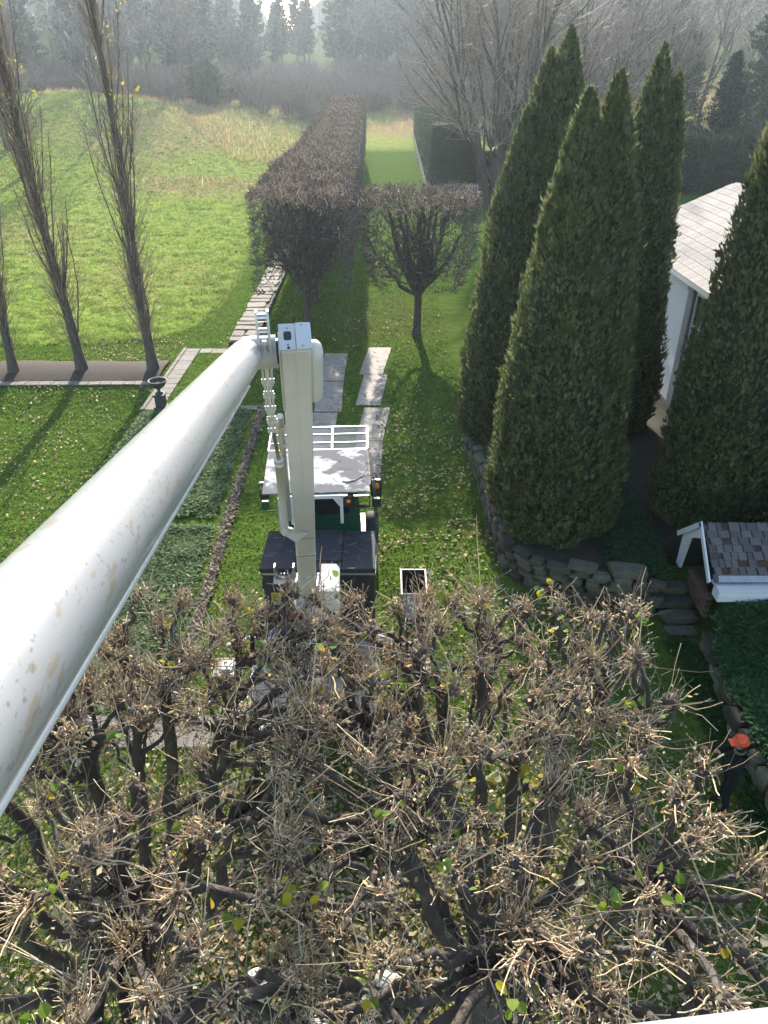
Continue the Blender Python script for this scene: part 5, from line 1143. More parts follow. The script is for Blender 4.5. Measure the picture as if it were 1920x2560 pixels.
def box_lime(name, seed, w=2.55, zlo=2.3, zhi=6.85, dense=1.0, rounded=0.0, nh=80):
    """clipped lime in the middle distance, built at the origin: returns meshes"""
    r_ = np.random.default_rng(seed); lo, hi = V3((-w, -w, zlo)), V3((w, w, zhi))
    tr = MB(); tz = np.linspace(-.2, 2.2, 6); tr.tube(np.c_[.05 * np.sin(tz), 0 * tz, tz], np.array([.27, .21, .19, .18, .18, .19]), 14)
    limbs = []; n = 13
    for k in range(n):
        a = 6.283 * k / n * 2.618 + r_.normal(0, .2); rr_ = w * (.18 + .72 * ((k + .5) / n)) ; hz_ = zhi - .5 - 2.0 * max(0, (k - 8) / 5)
        T_ = V3((math.cos(a) * rr_, math.sin(a) * rr_, hz_)); s = V3((0, 0, 2.0 + r_.uniform(-.2, .3))); P_ = bez(s, s + V3((T_[0] * .65, T_[1] * .65, (hz_ - 2) * .3)), T_, 10); P_[1:-1] += r_.normal(0, .04, (8, 3)); limbs.append(P_)
    LP = np.array(limbs); LR = np.linspace(.14, .05, 10)[None] * r_.uniform(.8, 1.2, (n, 1)); tr2 = MB(); tr2.tube(LP, LR, 8)
    P1, R1 = sprout(LP, LR, 12, .2, 1, (R(25), R(80)), (.25, .5), 6, .14, .08, rr=.42, rmin=.012, r_=r_); P1 = clip_len(P1, lo, hi, .05, r_); tr2.tube(P1, R1, 5)
    tw = MB(); P2, R2 = sprout(P1, R1, 9, .15, 1, (R(25), R(85)), (.3, .8), 5, .2, .06, rr=.5, rmin=.013, r_=r_); P2 = clip_len(P2, lo, hi, .08, r_)
    dk = [(.10, .08, .065), (.07, .055, .048), (.18, .14, .11)]
    tw.tube(P2, R2, 3, col=palette(len(P2), dk, [3, 3, 1], .2, r_))
    # outline shoots
    n = int(3000 * dense); u = r_.uniform(-1, 1, (n, 3)); face = r_.choice(5, n, p=[.15, .15, .15, .15, .4])
    for ax, sg, f_ in ((0, -1, 0), (0, 1, 1), (1, -1, 2), (1, 1, 3), (2, 1, 4)): u[face == f_, ax] = sg * (1 - .16 * r_.random((face == f_).sum()))
    if rounded:
        l_ = np.linalg.norm(u[:, :2], axis=1, keepdims=True); u[:, :2] = np.where(l_ > 1, u[:, :2] / l_, u[:, :2])
        low = u[:, 2] < -.1; u[low, :2] *= (1 + (u[low, 2:] + .1) * .25)
    else:
        l_ = np.linalg.norm(u[:, :2], axis=1, keepdims=True); u[:, :2] = np.where(l_ > 1.22, u[:, :2] / l_ * 1.22, u[:, :2])
    B_ = (lo + hi) / 2 + u * (hi - lo) / 2 * .96; B_[:, 2] += np.where(face == 4, .16 * np.sin(B_[:, 0] * 2.3 + seed) * np.sin(B_[:, 1] * 1.9) - .34 * np.abs(B_[:, 1] / w) ** 4 - .16 * np.abs(B_[:, 0] / w) ** 4, 0); B_[:, 0] *= 1 - .05 * np.abs(B_[:, 1] / w) ** 3
    nn = np.zeros((n, 3)); nn[face == 0, 0] = -1; nn[face == 1, 0] = 1; nn[face == 2, 1] = -1; nn[face == 3, 1] = 1; nn[:, 2] += .35; nn[face == 4, 2] = .8
    P3 = polyline(B_ - nrm(nn) * .12, nn + r_.normal(0, .7, (n, 3)), r_.uniform(.12, .42, n), 4, .25, .02, r_); P3 = clip_len(P3, lo, hi, .06, r_)
    c3 = palette(n, [(.13, .10, .08), (.27, .21, .16), (.09, .07, .06)], [3, 2, 3], .2, r_); c3[face == 4] = palette((face == 4).sum(), [(.38, .26, .17), (.72, .57, .38), (.19, .12, .085)], [3, 1.6, 2.4], .3, r_)  # sunlight put into the colour: top shoots paler, bright flecks for glints
    tw.tube(P3, r_.uniform(.013, .024, n)[:, None] * np.linspace(1, .6, 4)[None], 3, col=c3)
    lf = MB(); k = 500; C = B_[face == 4][:k] + r_.normal(0, .06, (min(k, (face == 4).sum()), 3)); lf_c = palette(len(C), [(.30, .22, .14), (.20, .13, .10), (.22, .26, .05)], [3, 3, .5], .2, r_); quads(lf, C, rnd_dirs(len(C), r_), rnd_dirs(len(C), r_), .05, .035, lf_c)
    return tr, tr2, tw, lf
def place_box_lime(loc, lab, ms, group=None):
    o = empty('clipped_lime_tree', loc, lab, 'tree', group); off = V3(loc)
    for nm, m_, mt_, kd, sm in (('trunk', ms[0], 'bark', None, True), ('branches', ms[1], 'bark', 'stuff', True), ('twigs', ms[2], 'twig', 'stuff', False), ('dead_leaves', ms[3], 'leafy', 'stuff', False)):
        ORG_keep = ORG[o.name]; ORG[o.name] = V3((0, 0, 0)); q = m_.build(nm, M[mt_], o, smooth=sm); ORG[o.name] = ORG_keep
        if kd: q['kind'] = kd
    return o
lone = place_box_lime((1.62, 36.4, 0), 'lone clipped lime with a rounded flat topped crown standing on the open lawn', box_lime('lone', 51, w=3.0, zlo=2.4, rounded=1, dense=1.5))
rowA = place_box_lime((-3.87, 37.0, 0), 'nearest clipped lime of the long hedge row, its dark trunk and front face showing', box_lime('row', 52, dense=1.15), 'clipped limes merged into one long box shaped row')
rowB = place_box_lime((-3.95, 42.2, gz(-3.95, 42.2)), 'second clipped lime in the long box shaped row, right behind the nearest', box_lime('rowb', 53, dense=1.7), 'clipped limes merged into one long box shaped row')
reg()
for k in range(2, 14):
    y = 37 + 5.15 * k; x = -3.87 - .012 * (y - 37)
    copy_tree(rowB, (x, y, gz(x, y)), float(rng.choice([0, math.pi])), (float(rng.uniform(.96, 1.05)), 1.02, float(rng.uniform(.97, 1.03))), 'clipped lime merged into the far stretch of the long box shaped row', group='clipped limes merged into one long box shaped row')

# ------------------------------------------------------------ Lombardy poplars
def poplar(loc, lab, seed, h=17.5, r0=.24, nl=60):
    r_ = np.random.default_rng(seed); x0, y0, z0 = loc
    o = empty('poplar', loc, lab, 'tree', 'Lombardy poplars in the mulch bed')
    P0 = polyline(np.array([loc]) - (0, 0, .15), np.array([[.0, 0, 1.]]), np.array([h]), 18, .018, .05, r_); R0 = (r0 * np.linspace(1, .10, 18) ** .9)[None]; R0[:, 0] *= 1.4
    mb = MB(); mb.tube(P0, R0, 14); mb.build('trunk', M['greybark'], o, smooth=True)
    b = MB(); P1, R1 = sprout(P0, R0, 64, .06, .93, (R(9), R(27)), None, 12, .05, .17, rr=.19, rmin=.012, r_=r_, lens=(2.2, 5.5)); b.tube(P1, R1, 6, col=palette(len(P1), BK, [1, 2, 2], .1, r_))
    tag(b.build('branches', M['greybark'], o, smooth=True), kind='stuff')
    t = MB(); P2, R2 = sprout(P1, R1, 11, .05, .97, (R(12), R(42)), (.12, .36), 6, .07, .14, rr=.5, rmin=.011, r_=r_); cc = [(.40, .28, .185), (.29, .20, .135), (.50, .37, .25)]
    t.tube(P2, R2, 3, col=palette(len(P2), cc, [2, 2, 1], .15, r_))
    P4, R4 = sprout(P0, R0, 420, .04, .8, (R(20), R(55)), None, 5, .08, .14, rr=.1, rmin=.008, r_=r_, lens=(.5, 2.1)); t.tube(P4, np.minimum(R4, .014), 3, col=palette(len(P4), cc, [2, 2, 1], .15, r_))
    P3, R3 = sprout(P2[::2], R2[::2], 2, .2, .95, (R(15), R(50)), (.3, .8), 4, .1, .12, rr=.7, rmin=.0075, r_=r_); t.tube(P3, R3, 3, col=palette(len(P3), cc, [2, 2, 1], .15, r_))
    tag(t.build('twigs', M['twig'], o), kind='stuff')
    e = P2[:, -1]; e = e[(e[:, 2] > z0 + 8.5) & (e[:, 2] < z0 + 14.5)]; cl = e[r_.choice(len(e), min(nl // 3, len(e)), replace=False)]
    for c0 in cl:
        for k in range(4): s = float(r_.uniform(.07, .12)); piece('leaf', LEAVES[3 if r_.random() < .7 else 2], o, c0 + r_.normal(0, .10, 3) * (1, 1, 1.6), tuple(r_.normal(0, 1, 3)), (s, s, s))
    return o
poplar((-10.2, 31.3, gz(-10.2, 31.3)), 'poplar nearest the terrace corner, yellow leaves clinging in its top', 61, r0=.22, nl=75)
P1_ = poplar((-13.35, 31.3, gz(-13.35, 31.3)), 'middle poplar in the mulch bed with a few yellow leaves high on the right', 62, r0=.22, nl=75)
reg()
copy_tree(P1_, (-16.25, 31.0, gz(-16.25, 31.0)), 2.2, .9, 'poplar at the left picture edge showing only its trunk foot')
copy_tree(P1_, (-19.6, 31.1, gz(-19.6, 31.1)), 4.0, .92, 'poplar beyond the left picture edge that casts a lawn shadow')

# ------------------------------------------------------------ bare trees, shrubs and conifers further off
def bare_tree(seed, h, r0, spread=(20, 50), trunks=1, n1=9, n2=8, n3=6, vase=.15, cols=None, low=.25, thin=.010, tk_sides=9, droop=.03):
    r_ = np.random.default_rng(seed); cols = cols or [(.16, .135, .12), (.20, .17, .15), (.12, .10, .09)]
    a = np.arange(trunks) * 6.283 / trunks + r_.uniform(0, 6); b0 = np.c_[np.cos(a) * r0 * .8 * (trunks > 1), np.sin(a) * r0 * .8 * (trunks > 1), 0 * a - .3]
    d0 = np.c_[np.cos(a) * vase, np.sin(a) * vase, 1 + 0 * a] if trunks > 1 else np.array([[r_.normal(0, .03), r_.normal(0, .03), 1]])
    P0 = polyline(b0, d0, np.full(trunks, h) * r_.uniform(.8, 1, trunks), 14, .05, .02, r_); R0 = np.linspace(r0, r0 * .12, 14)[None] * r_.uniform(.6, 1, (trunks, 1))
    m1 = MB(); m1.tube(P0, R0, tk_sides); m2 = MB()
    P1, R1 = sprout(P0, R0, n1, low, .97, (R(spread[0]), R(spread[1])), (.35, .6), 9, .08, droop, rr=.55, rmin=.03, r_=r_); m2.tube(P1, R1, 5, col=palette(len(P1), BK, [1, 1, 1], .1, r_))
    P2, R2 = sprout(P1, R1, n2, .15, .98, (R(20), R(55)), (.3, .55), 7, .10, droop, rr=.5, rmin=thin * 1.4, r_=r_); t = MB(); t.tube(P2, R2, 3, col=palette(len(P2), cols, [1] * len(cols), .15, r_))
    P3, R3 = sprout(P2, R2, n3, .1, .98, (R(20), R(60)), (.3, .7), 4, .14, droop, rr=.5, rmin=thin, r_=r_); t.tube(P3, R3, 3, col=palette(len(P3), cols, [1] * len(cols), .15, r_))
    return m1, m2, t
def build_at_origin(name, lab, cat, parts_, group=None):
    o = empty(name, (0, 0, 0), lab, cat, group)
    for nm, m_, mt_, kd, sm in parts_:
        q = m_.build(nm, M[mt_], o, smooth=sm)
        if kd: q['kind'] = kd
    return o
def at(o, x, y, z=None, rz=0, sc=1.0): o.location = (x, y, gz(x, y) if z is None else z); o.rotation_euler = (0, 0, rz); o.scale = (sc, sc, sc); return o
a, b, c = bare_tree(71, 24, .42, (14, 40), 8, 12, 10, 9, .30, low=.10, thin=.014, cols=[(.42, .33, .26), (.32, .26, .21), (.52, .42, .33)])
big = at(build_at_origin('bare_tree', 'huge bare vase shaped tree with many grey stems behind the arborvitae', 'tree', [('trunk', a, 'greybark', None, True), ('branches', b, 'greybark', 'stuff', True), ('twigs', c, 'twig', 'stuff', False)]), 10.0, 74)
# branch sweeping left, low
kindA = bare_tree(72, 13, .22, (18, 45), 2, 10, 9, 7, .16, low=.15, thin=.014)
tA = at(build_at_origin('bare_tree', 'forked bare tree at the left edge of the field, casting shadow bars', 'tree', [('trunk', kindA[0], 'greybark', None, True), ('branches', kindA[1], 'greybark', 'stuff', True), ('twigs', kindA[2], 'twig', 'stuff', False)], 'small bare trees left of the field'), -38.5, 86, rz=.4)
kindB = bare_tree(73, 15, .20, (22, 50), 1, 16, 9, 7, low=.2, thin=.016)
tB = at(build_at_origin('bare_tree', 'slim pale bare tree behind the poplars at the field corner', 'tree', [('trunk', kindB[0], 'greybark', None, True), ('branches', kindB[1], 'greybark', 'stuff', True), ('twigs', kindB[2], 'twig', 'stuff', False)], 'small bare trees left of the field'), -36, 106, rz=1)
reg()
for (x, y, k, s, lab_) in ((-44, 96, 0, 1.05, 'tall bare tree behind the forked one on the left slope of the field'), (-31.5, 92, 1, .7, 'small slender bare tree nearest the poplars on the left slope of the field'), (-48, 84, 0, 1.0, 'bare tree beyond the left picture edge whose twigs reach in over the field'), (-35, 79, 1, .75, 'nearest small bare tree of the group on the left slope of the field'), (-52, 104, 0, 1.1, 'furthest bare tree at the left picture edge of the field')):
    copy_tree((tA, tB)[k], (x, y, gz(x, y)), float(rng.uniform(0, 6)), s, lab_, group='small bare trees left of the field')
# woodland edge trees (bare)
wk = [bare_tree(80 + k, 17, .22, (18, 45), 1, 14, 8, 6, low=.3, thin=.022, cols=[(.27, .22, .18), (.34, .28, .23), (.20, .16, .14)]) for k in range(3)]
wt = [build_at_origin('bare_tree', 'bare grey tree in the hazy wood beyond the field', 'tree', [('trunk', w[0], 'greybark', None, True), ('branches', w[1], 'greybark', 'stuff', True), ('twigs', w[2], 'twig', 'stuff', False)], 'bare trees of the far wood') for w in wk]
reg(); k = 0; r_ = np.random.default_rng(90)
copy_tree(big, (23, 93, gz(23, 93)), 1.9, .82, 'broad bare tree standing behind the tips of the arborvitae')
copy_tree(big, (33, 108, gz(33, 108)), 4.1, .8, 'wide bare tree on the bank at upper right between evergreens')
spots = []
for _ in range(26): spots.append((r_.uniform(-85, -30), r_.uniform(140, 190)))
for _ in range(12): spots.append((r_.uniform(-16, 30), r_.uniform(190, 225)))
for _ in range(52): spots.append((r_.uniform(14, 80), r_.uniform(104, 185)))
for (x, y) in spots:
    if k < 3: at(wt[k], x, y, rz=float(r_.uniform(0, 6)), sc=float(r_.uniform(.8, 1.15)))
    else: copy_tree(wt[k % 3], (x, y, gz(x, y)), float(r_.uniform(0, 6)), float(r_.uniform(.75, 1.2)), 'bare grey tree in the hazy wood beyond the field')
    k += 1
# right foreground-ish bare tree at top right
tC = at(build_at_origin('bare_tree', 'crooked bare tree at the upper right edge, sun glinting on its twigs', 'tree', [('trunk', kindA[0], 'greybark', None, True), ('branches', kindA[1], 'greybark', 'stuff', True), ('twigs', kindA[2], 'twig', 'stuff', False)]), 38, 78, rz=2.2, sc=1.1)

def conifer(seed, h, w, cl=(.028, .048, .03), low=.12, tiers=26, nb=9, dens=9, size=.42, up=.12):
    r_ = np.random.default_rng(seed); tr = MB(); tr.tube([(0, 0, -.5), (0, 0, h * .5), (r_.normal(0, .1), 0, h)], np.array([.28, .18, .03]), 7)
    nd = MB(); br = MB()
    zz = np.repeat(np.linspace(low, .97, tiers), nb) + r_.normal(0, .012, tiers * nb); n = len(zz); a = r_.uniform(0, 6.283, n)
    L = w * (1 - zz) ** .8 * r_.uniform(.55, 1.2, n) * np.minimum(1, .5 + (zz - low) * 4) + .25
    P = polyline(np.c_[0 * zz, 0 * zz, zz * h], np.c_[np.cos(a), np.sin(a), r_.normal(up, .12, n)], L, 6, .06, .02, r_); br.tube(P, np.linspace(.05, .015, 6)[None] * np.ones((n, 1)), 3)
    i = np.repeat(np.arange(n), dens); t = r_.uniform(.25, 1.02, n * dens) * 5; i0 = np.minimum(t.astype(int), 4); f = (t - i0)[:, None]
    C = P[i, i0] * (1 - f) + P[i, i0 + 1] * f + r_.normal(0, .14, (len(i), 3)); dd = nrm(P[i, 5] - P[i, 0])
    U = nrm(dd + r_.normal(0, .55, (len(i), 3)) + (0, 0, .2)); W = nrm(r_.normal(0, 1, (len(i), 3)) + (0, 0, .0)); s = size * r_.uniform(.6, 1.25, len(i))
    base = np.array(cl); quads(nd, C, U, W, s, s * .36, palette(len(i), [tuple(base), tuple(base * 1.35), tuple(base * .7)], [3, 2, 2], .15, r_))
    quads(nd, C + r_.normal(0, .12, C.shape), rnd_dirs(len(i), r_), W, s * .7, s * .2, palette(len(i), [tuple(base), tuple(base * 1.5), tuple(base * .7)], [3, 2, 2], .15, r_))
    return tr, br, nd
pk = [conifer(100, 21, 4.8, dens=13, size=.62), conifer(101, 24, 4.4, low=.2, dens=13, size=.6), conifer(102, 18, 5.0, (.06, .09, .045), dens=13, size=.6)]
pt_ = [build_at_origin('pine_tree', 'tall dark pine in the hazy stand beyond the thicket', 'tree', [('trunk', w[0], 'greybark', None, True), ('branches', w[1], 'greybark', 'stuff', False), ('needles', w[2], 'needle', 'stuff', False)], 'dark pines beyond the thicket') for w in pk]
reg(); k = 0; r_ = np.random.default_rng(91)
px_ = [(-62, 205), (-55, 196), (-50, 214), (-44, 202), (-47, 190), (-38, 210), (-33, 222), (-40, 197), (-28.5, 230), (-24, 238), (-19.5, 226), (-12, 222), (-8.5, 214), (-5.5, 226), (-2.5, 216), (.5, 228), (3.5, 215), (6, 222), (9.5, 217), (12.5, 226), (16, 218), (20, 224), (24, 214), (-70, 200), (-78, 190), (-66, 186), (-8, 240), (1, 243), (9, 240), (-52, 232), (-43, 240), (-60, 222), (-30, 246), (30, 220), (-36, 236), (-58, 240), (-72, 215), (-26, 222), (-22.5, 246)]
for (x, y) in px_:
    s = float(r_.uniform(.82, 1.12)) * (.72 if -33 < x < -18 and y > 215 else 1)
    if k < 3: at(pt_[k], x, y, rz=float(r_.uniform(0, 6)), sc=s)
    else: copy_tree(pt_[(k * 7) % 3], (x, y, gz(x, y)), float(r_.uniform(0, 6)), s, 'tall dark pine in the hazy stand beyond the thicket')
    k += 1
yp = conifer(110, 10.5, 5.6, (.07, .10, .05), low=.02, tiers=22, nb=13, dens=15, size=.50, up=.35)
at(build_at_origin('young_pine', 'rounded young pine standing in front of the dark pine stand', 'tree', [('trunk', yp[0], 'greybark', None, True), ('branches', yp[1], 'greybark', 'stuff', False), ('needles', yp[2], 'needle', 'stuff', False)]), -32.5, 206)
yb = conifer(111, 6.2, 4.6, (.05, .085, .03), low=.02, tiers=22, nb=14, dens=16, size=.42, up=.6)
at(build_at_origin('evergreen_bush', 'broad round evergreen bush at the far corner of the field', 'bush', [('trunk', yb[0], 'greybark', None, True), ('branches', yb[1], 'greybark', 'stuff', False), ('needles', yb[2], 'needle', 'stuff', False)]), -29.5, 141)
# evergreens of the right bank
rk = [conifer(120, 16, 4.6, (.055, .08, .045), low=.04, dens=10), conifer(121, 13, 4.4, (.085, .12, .05), low=.03, tiers=22, size=.36, up=.3)]
rt = [build_at_origin('hemlock_tree', 'soft green evergreen on the wooded bank at upper right', 'tree', [('trunk', w[0], 'greybark', None, True), ('branches', w[1], 'greybark', 'stuff', False), ('needles', w[2], 'needle', 'stuff', False)], 'evergreens on the right bank') for w in rk]
reg(); k = 0
for (x, y, s) in ((33, 118, 1.2), (40, 112, 1.0), (48, 108, 1.15), (27, 126, 1.2), (44, 97, .55), (54, 118, 1.2), (36, 132, 1.3), (22, 135, 1.3), (50, 95, .6), (62, 125, 1.3), (17, 140, 1.2), (30, 145, 1.35), (46, 140, 1.3), (60, 105, 1.1)):
    if k < 2: at(rt[k], x, y, rz=k, sc=s)
    else: copy_tree(rt[k % 2], (x, y, gz(x, y)), float(r_.uniform(0, 6)), s, 'soft green evergreen on the wooded bank at upper right')
    k += 1
cy = conifer(130, 11.5, 3.6, (.028, .038, .028), low=.02, tiers=34, nb=13, dens=9, size=.30, up=.9)
at(build_at_origin('yew_tree', 'very dark broad yew rising behind the clipped hedge at right', 'tree', [('trunk', cy[0], 'greybark', None, True), ('branches', cy[1], 'greybark', 'stuff', False), ('needles', cy[2], 'needle', 'stuff', False)]), 37.5, 92)
# clipped hedges
def hedge(name, lo, hi, lab, seed, col, n=15000, wild=0.0):
    r_ = np.random.default_rng(seed); lo, hi = V3(lo), V3(hi); cx, cy_ = (lo + hi)[:2] / 2; z0 = gz(cx, cy_)
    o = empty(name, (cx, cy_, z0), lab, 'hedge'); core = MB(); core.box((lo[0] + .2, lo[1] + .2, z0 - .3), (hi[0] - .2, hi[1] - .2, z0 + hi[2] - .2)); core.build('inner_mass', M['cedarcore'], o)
    sz = hi - lo; ar = np.array([sz[1] * hi[2]] * 2 + [sz[0] * hi[2]] * 2 + [sz[0] * sz[1]]); f = r_.choice(5, n, p=ar / ar.sum()); u = r_.random((n, 3)); u[f == 0, 0] = 0; u[f == 1, 0] = 1; u[f == 2, 1] = 0; u[f == 3, 1] = 1; u[f == 4, 2] = 1
    P = np.c_[lo[0] + u[:, 0] * sz[0], lo[1] + u[:, 1] * sz[1], z0 + u[:, 2] * hi[2]] + r_.normal(0, .07, (n, 3)); P[:, 2] += .12 * np.sin(P[:, 0] * 1.3) * (f == 4)
    nn = np.zeros((n, 3)); nn[f == 0, 0] = -1; nn[f == 1, 0] = 1; nn[f == 2, 1] = -1; nn[f == 3, 1] = 1; nn[f == 4, 2] = 1
    U = nrm(nn * .7 + (0, 0, .6) + r_.normal(0, .5, (n, 3))); s = r_.uniform(.10, .22, n) * (1 + wild * (f == 4) * r_.random(n) * 2)
    m_ = MB(); quads(m_, P + U * s[:, None] * .5, U, rnd_dirs(n, r_), s, s * .4, palette(n, [col, tuple(np.array(col) * 1.4), tuple(np.array(col) * .65)], [3, 2, 2], .15, r_)); tag(m_.build('foliage', M['needle'], o), kind='stuff'); return o
hedge('clipped_hedge', (4.5, 82, 0), (9.0, 122, 5.3), 'tall clipped yew hedge running away right of the far lawn strip', 141, (.06, .085, .045))
hedge('clipped_hedge', (26, 80, 0), (41, 83.5, 4.4), 'square clipped hedge with pale tufted top beyond the house roof', 142, (.05, .07, .038), wild=1.2)
hedge('clipped_hedge', (9.2, 81.5, 0), (14, 84, 3.2), 'low dark hedge return beside the foot of the huge bare tree', 143, (.035, .05, .03), 9000)
hedge('clipped_hedge', (7.0, 36, 0), (9.6, 52, 3.2), 'loose grey green hedge between the lone lime and arborvitae', 144, (.08, .11, .075), 9000, wild=.8)
# fence bits
fe = empty('picket_fence', (8.4, 79.2, gz(8.4, 79.2)), 'short white picket fence beside the big bare tree trunk', 'fence')
for k in range(22):
    m_ = MB(); x = 5.6 + k * .26; m_.box((x - .05, 79.18, gz(x, 79.2)), (x + .05, 79.21, gz(x, 79.2) + 1.15)); m_.build('picket', M['clap'], fe)
for zz in (.35, .9):
    m_ = MB(); m_.box((5.5, 79.215, gz(8, 79.2) + zz - .04), (11.3, 79.25, gz(8, 79.2) + zz + .04)); m_.build('rail', M['clap'], fe)
wf = empty('wire_fence', (4.2, 92, gz(4.2, 92)), 'thin wire fence with slim posts along the left foot of the tall yew hedge', 'fence')
for k in range(14):
    y = 80 + k * 3; m_ = MB(); m_.box((4.13, y - .04, gz(4.2, y) - .1), (4.21, y + .04, gz(4.2, y) + 1.2)); m_.build('post', M['steel'], wf)
for zz in (.4, .8, 1.15):
    m_ = MB(); m_.tube([(4.17, 80 + k * 3, gz(4.2, 80 + k * 3) + zz) for k in range(14)], .012, 4); m_.build('wire', M['steel'], wf)

# ------------------------------------------------------------ scrub thicket, weeds
sk = []
for k in range(3):
    r2 = np.random.default_rng(150 + k); n = 26; a = r2.uniform(0, 6.28, n)
    P = polyline(np.c_[np.cos(a) * .5 * r2.random(n), np.sin(a) * .5 * r2.random(n), 0 * a - .2], np.c_[np.cos(a) * .55, np.sin(a) * .55, 1 + 0 * a], r2.uniform(2.2, 4.2, n), 7, .09, .04, r2); Rr = np.linspace(.035, .012, 7)[None] * np.ones((n, 1))
    m1 = MB(); m1.tube(P, Rr, 4); Q, QR = sprout(P, Rr, 12, .15, .98, (R(20), R(60)), (.3, .55), 5, .13, .03, rr=.5, rmin=.014, r_=r2); cc = [(.30, .21, .16), (.38, .28, .21), (.20, .14, .12)]
    m2 = MB(); m2.tube(Q, QR, 3, col=palette(len(Q), cc, [2, 1, 2], .15, r2)); Q2, QR2 = sprout(Q, QR, 4, .2, .98, (R(20), R(60)), (.3, .7), 4, .13, .02, rr=.7, rmin=.012, r_=r2); m2.tube(Q2, QR2, 3, col=palette(len(Q2), cc, [2, 1, 2], .15, r2))
    sk.append(build_at_origin('bare_shrub', 'bare grey brown shrub in the thicket between field and pines', 'shrub', [('stems', m1, 'greybark', None, True), ('twigs', m2, 'twig', 'stuff', False)], 'bare shrubs of the far thicket'))
reg(); r_ = np.random.default_rng(160); k = 0; cnt = 0
while cnt < 255:
    y = float(r_.uniform(112, 205)); x = float(r_.uniform(-.42 * y, .22 * y)); 
    if in_meadow(np.array([x]), np.array([y]))[0] > 0 and y < 152 and x < -8 - (y - 112) * .0 and not (y > 128 + (x + 60) * -.0 and x > -60 and y > 131 + (x + 12) * .0 and x > -22): 
        if not (y > 136 + (-20 - x) * .35): continue
    if x > -9 and y < 150 + .1 * x: continue
    if -34 < x < -25 and 132 < y < 146: continue
    if -36 < x < -28 and 190 < y < 215: continue
    s = float(r_.uniform(.7, 1.5))
    if cnt < 3: at(sk[cnt], x, y, rz=0, sc=s)
    else: copy_tree(sk[cnt % 3], (x, y, gz(x, y)), float(r_.uniform(0, 6)), s, 'bare grey brown shrub in the thicket between field and pines')
    cnt += 1
# dry weeds along the field edge and the far meadow
mb = MB(); n = 42000; y = r_.uniform(84, 178, n); x = r_.uniform(-1, 1, n) * (.40 * y); m_in = in_meadow(x, y)
k_ = ((m_in > 0) & (y > 127) & (r_.random(n) < .5)) | (y > 146) | ((x > -19 - (y - 100) * .5) & (x < -9.5) & (y > 96)) | ((np.abs(x + 17) < 9) & (np.abs(y - 84) < 4) & (r_.random(n) < .5))
k_ &= ~((x > -2) & (x < 4.5) & (y < 112)) & (mown_path(x, y) < .3) & ~((x > -10) & (y < 112)); x, y = x[k_], y[k_]; n = len(x); z = ground(x, y)
hg = r_.uniform(.3, .9, n); a = r_.uniform(0, 6.28, n); w = r_.uniform(.025, .06, n); ln = r_.normal(0, .18, (n, 2))
mb.add(np.stack([np.c_[x + np.cos(a) * w, y + np.sin(a) * w, z], np.c_[x - np.cos(a) * w, y - np.sin(a) * w, z], np.c_[x + ln[:, 0], y + ln[:, 1], z + hg]], 1), np.arange(n * 3).reshape(-1, 3), np.repeat(palette(n, [(.40, .28, .15), (.30, .18, .11), (.48, .38, .22)], [3, 2, 2], .2, r_), 3, 0))
tag(mb.build('dry_weeds', M['blade']), 'dry brown weeds fringing the far edge of the field', 'weeds', kind='stuff')
# distant wooded hillside
mb = MB(); mt_ = MB(); n = 1900; y = r_.uniform(262, 560, n); x = r_.uniform(-1, 1, n) * (.62 * y); z = ground(x, y); h = r_.uniform(12, 19, n)
base = np.c_[x, y, z - .5]
P = polyline(base, np.tile([[0, 0, 1.]], (n, 1)), h, 3, .04, 0, r_); mt_.tube(P, np.array([.18, .12, .03]), 3, col=palette(n, [(.20, .17, .16), (.26, .23, .21)], [1, 1], .1, r_))
P1, R1 = sprout(P, np.broadcast_to(np.array([.18, .12, .03]), (n, 3)).copy(), 10, .25, .98, (R(20), R(50)), (.2, .35), 3, .1, .04, rr=.5, rmin=.05, r_=r_); mt_.tube(P1, R1, 3, col=palette(len(P1), [(.22, .18, .165), (.27, .21, .18), (.18, .15, .145)], [1, 1, 1], .15, r_))
tag(mt_.build('distant_wood', M['twig']), 'hazy bare woodland covering the distant hillside', 'woodland', kind='stuff')
n = 420; x = r_.uniform(-.6, .6, n); y = r_.uniform(240, 560, n); x = x * y; mb = MB()
for i in range(n):
    if abs(x[i] + .115 * y[i]) < 26: continue
    m = 120; t = 1 - np.sqrt(r_.random(m)); a = r_.uniform(0, 6.28, m); hh = r_.uniform(14, 22) if i % 2 else 16; C = np.c_[x[i] + np.cos(a) * 4 * (1 - t), y[i] + np.sin(a) * 4 * (1 - t), gz(x[i], y[i]) + 1 + t * hh]; U = nrm(np.c_[np.cos(a), np.sin(a), .2 + 0 * a] + r_.normal(0, .3, (m, 3)))
    quads(mb, C, U, rnd_dirs(m, r_), 1.3, .6, palette(m, [(.045, .065, .035), (.07, .09, .05)], [2, 1], .2, r_))
tag(mb.build('distant_pines', M['needle']), 'hazy evergreens dotted over the distant hillside', 'woodland', kind='stuff')

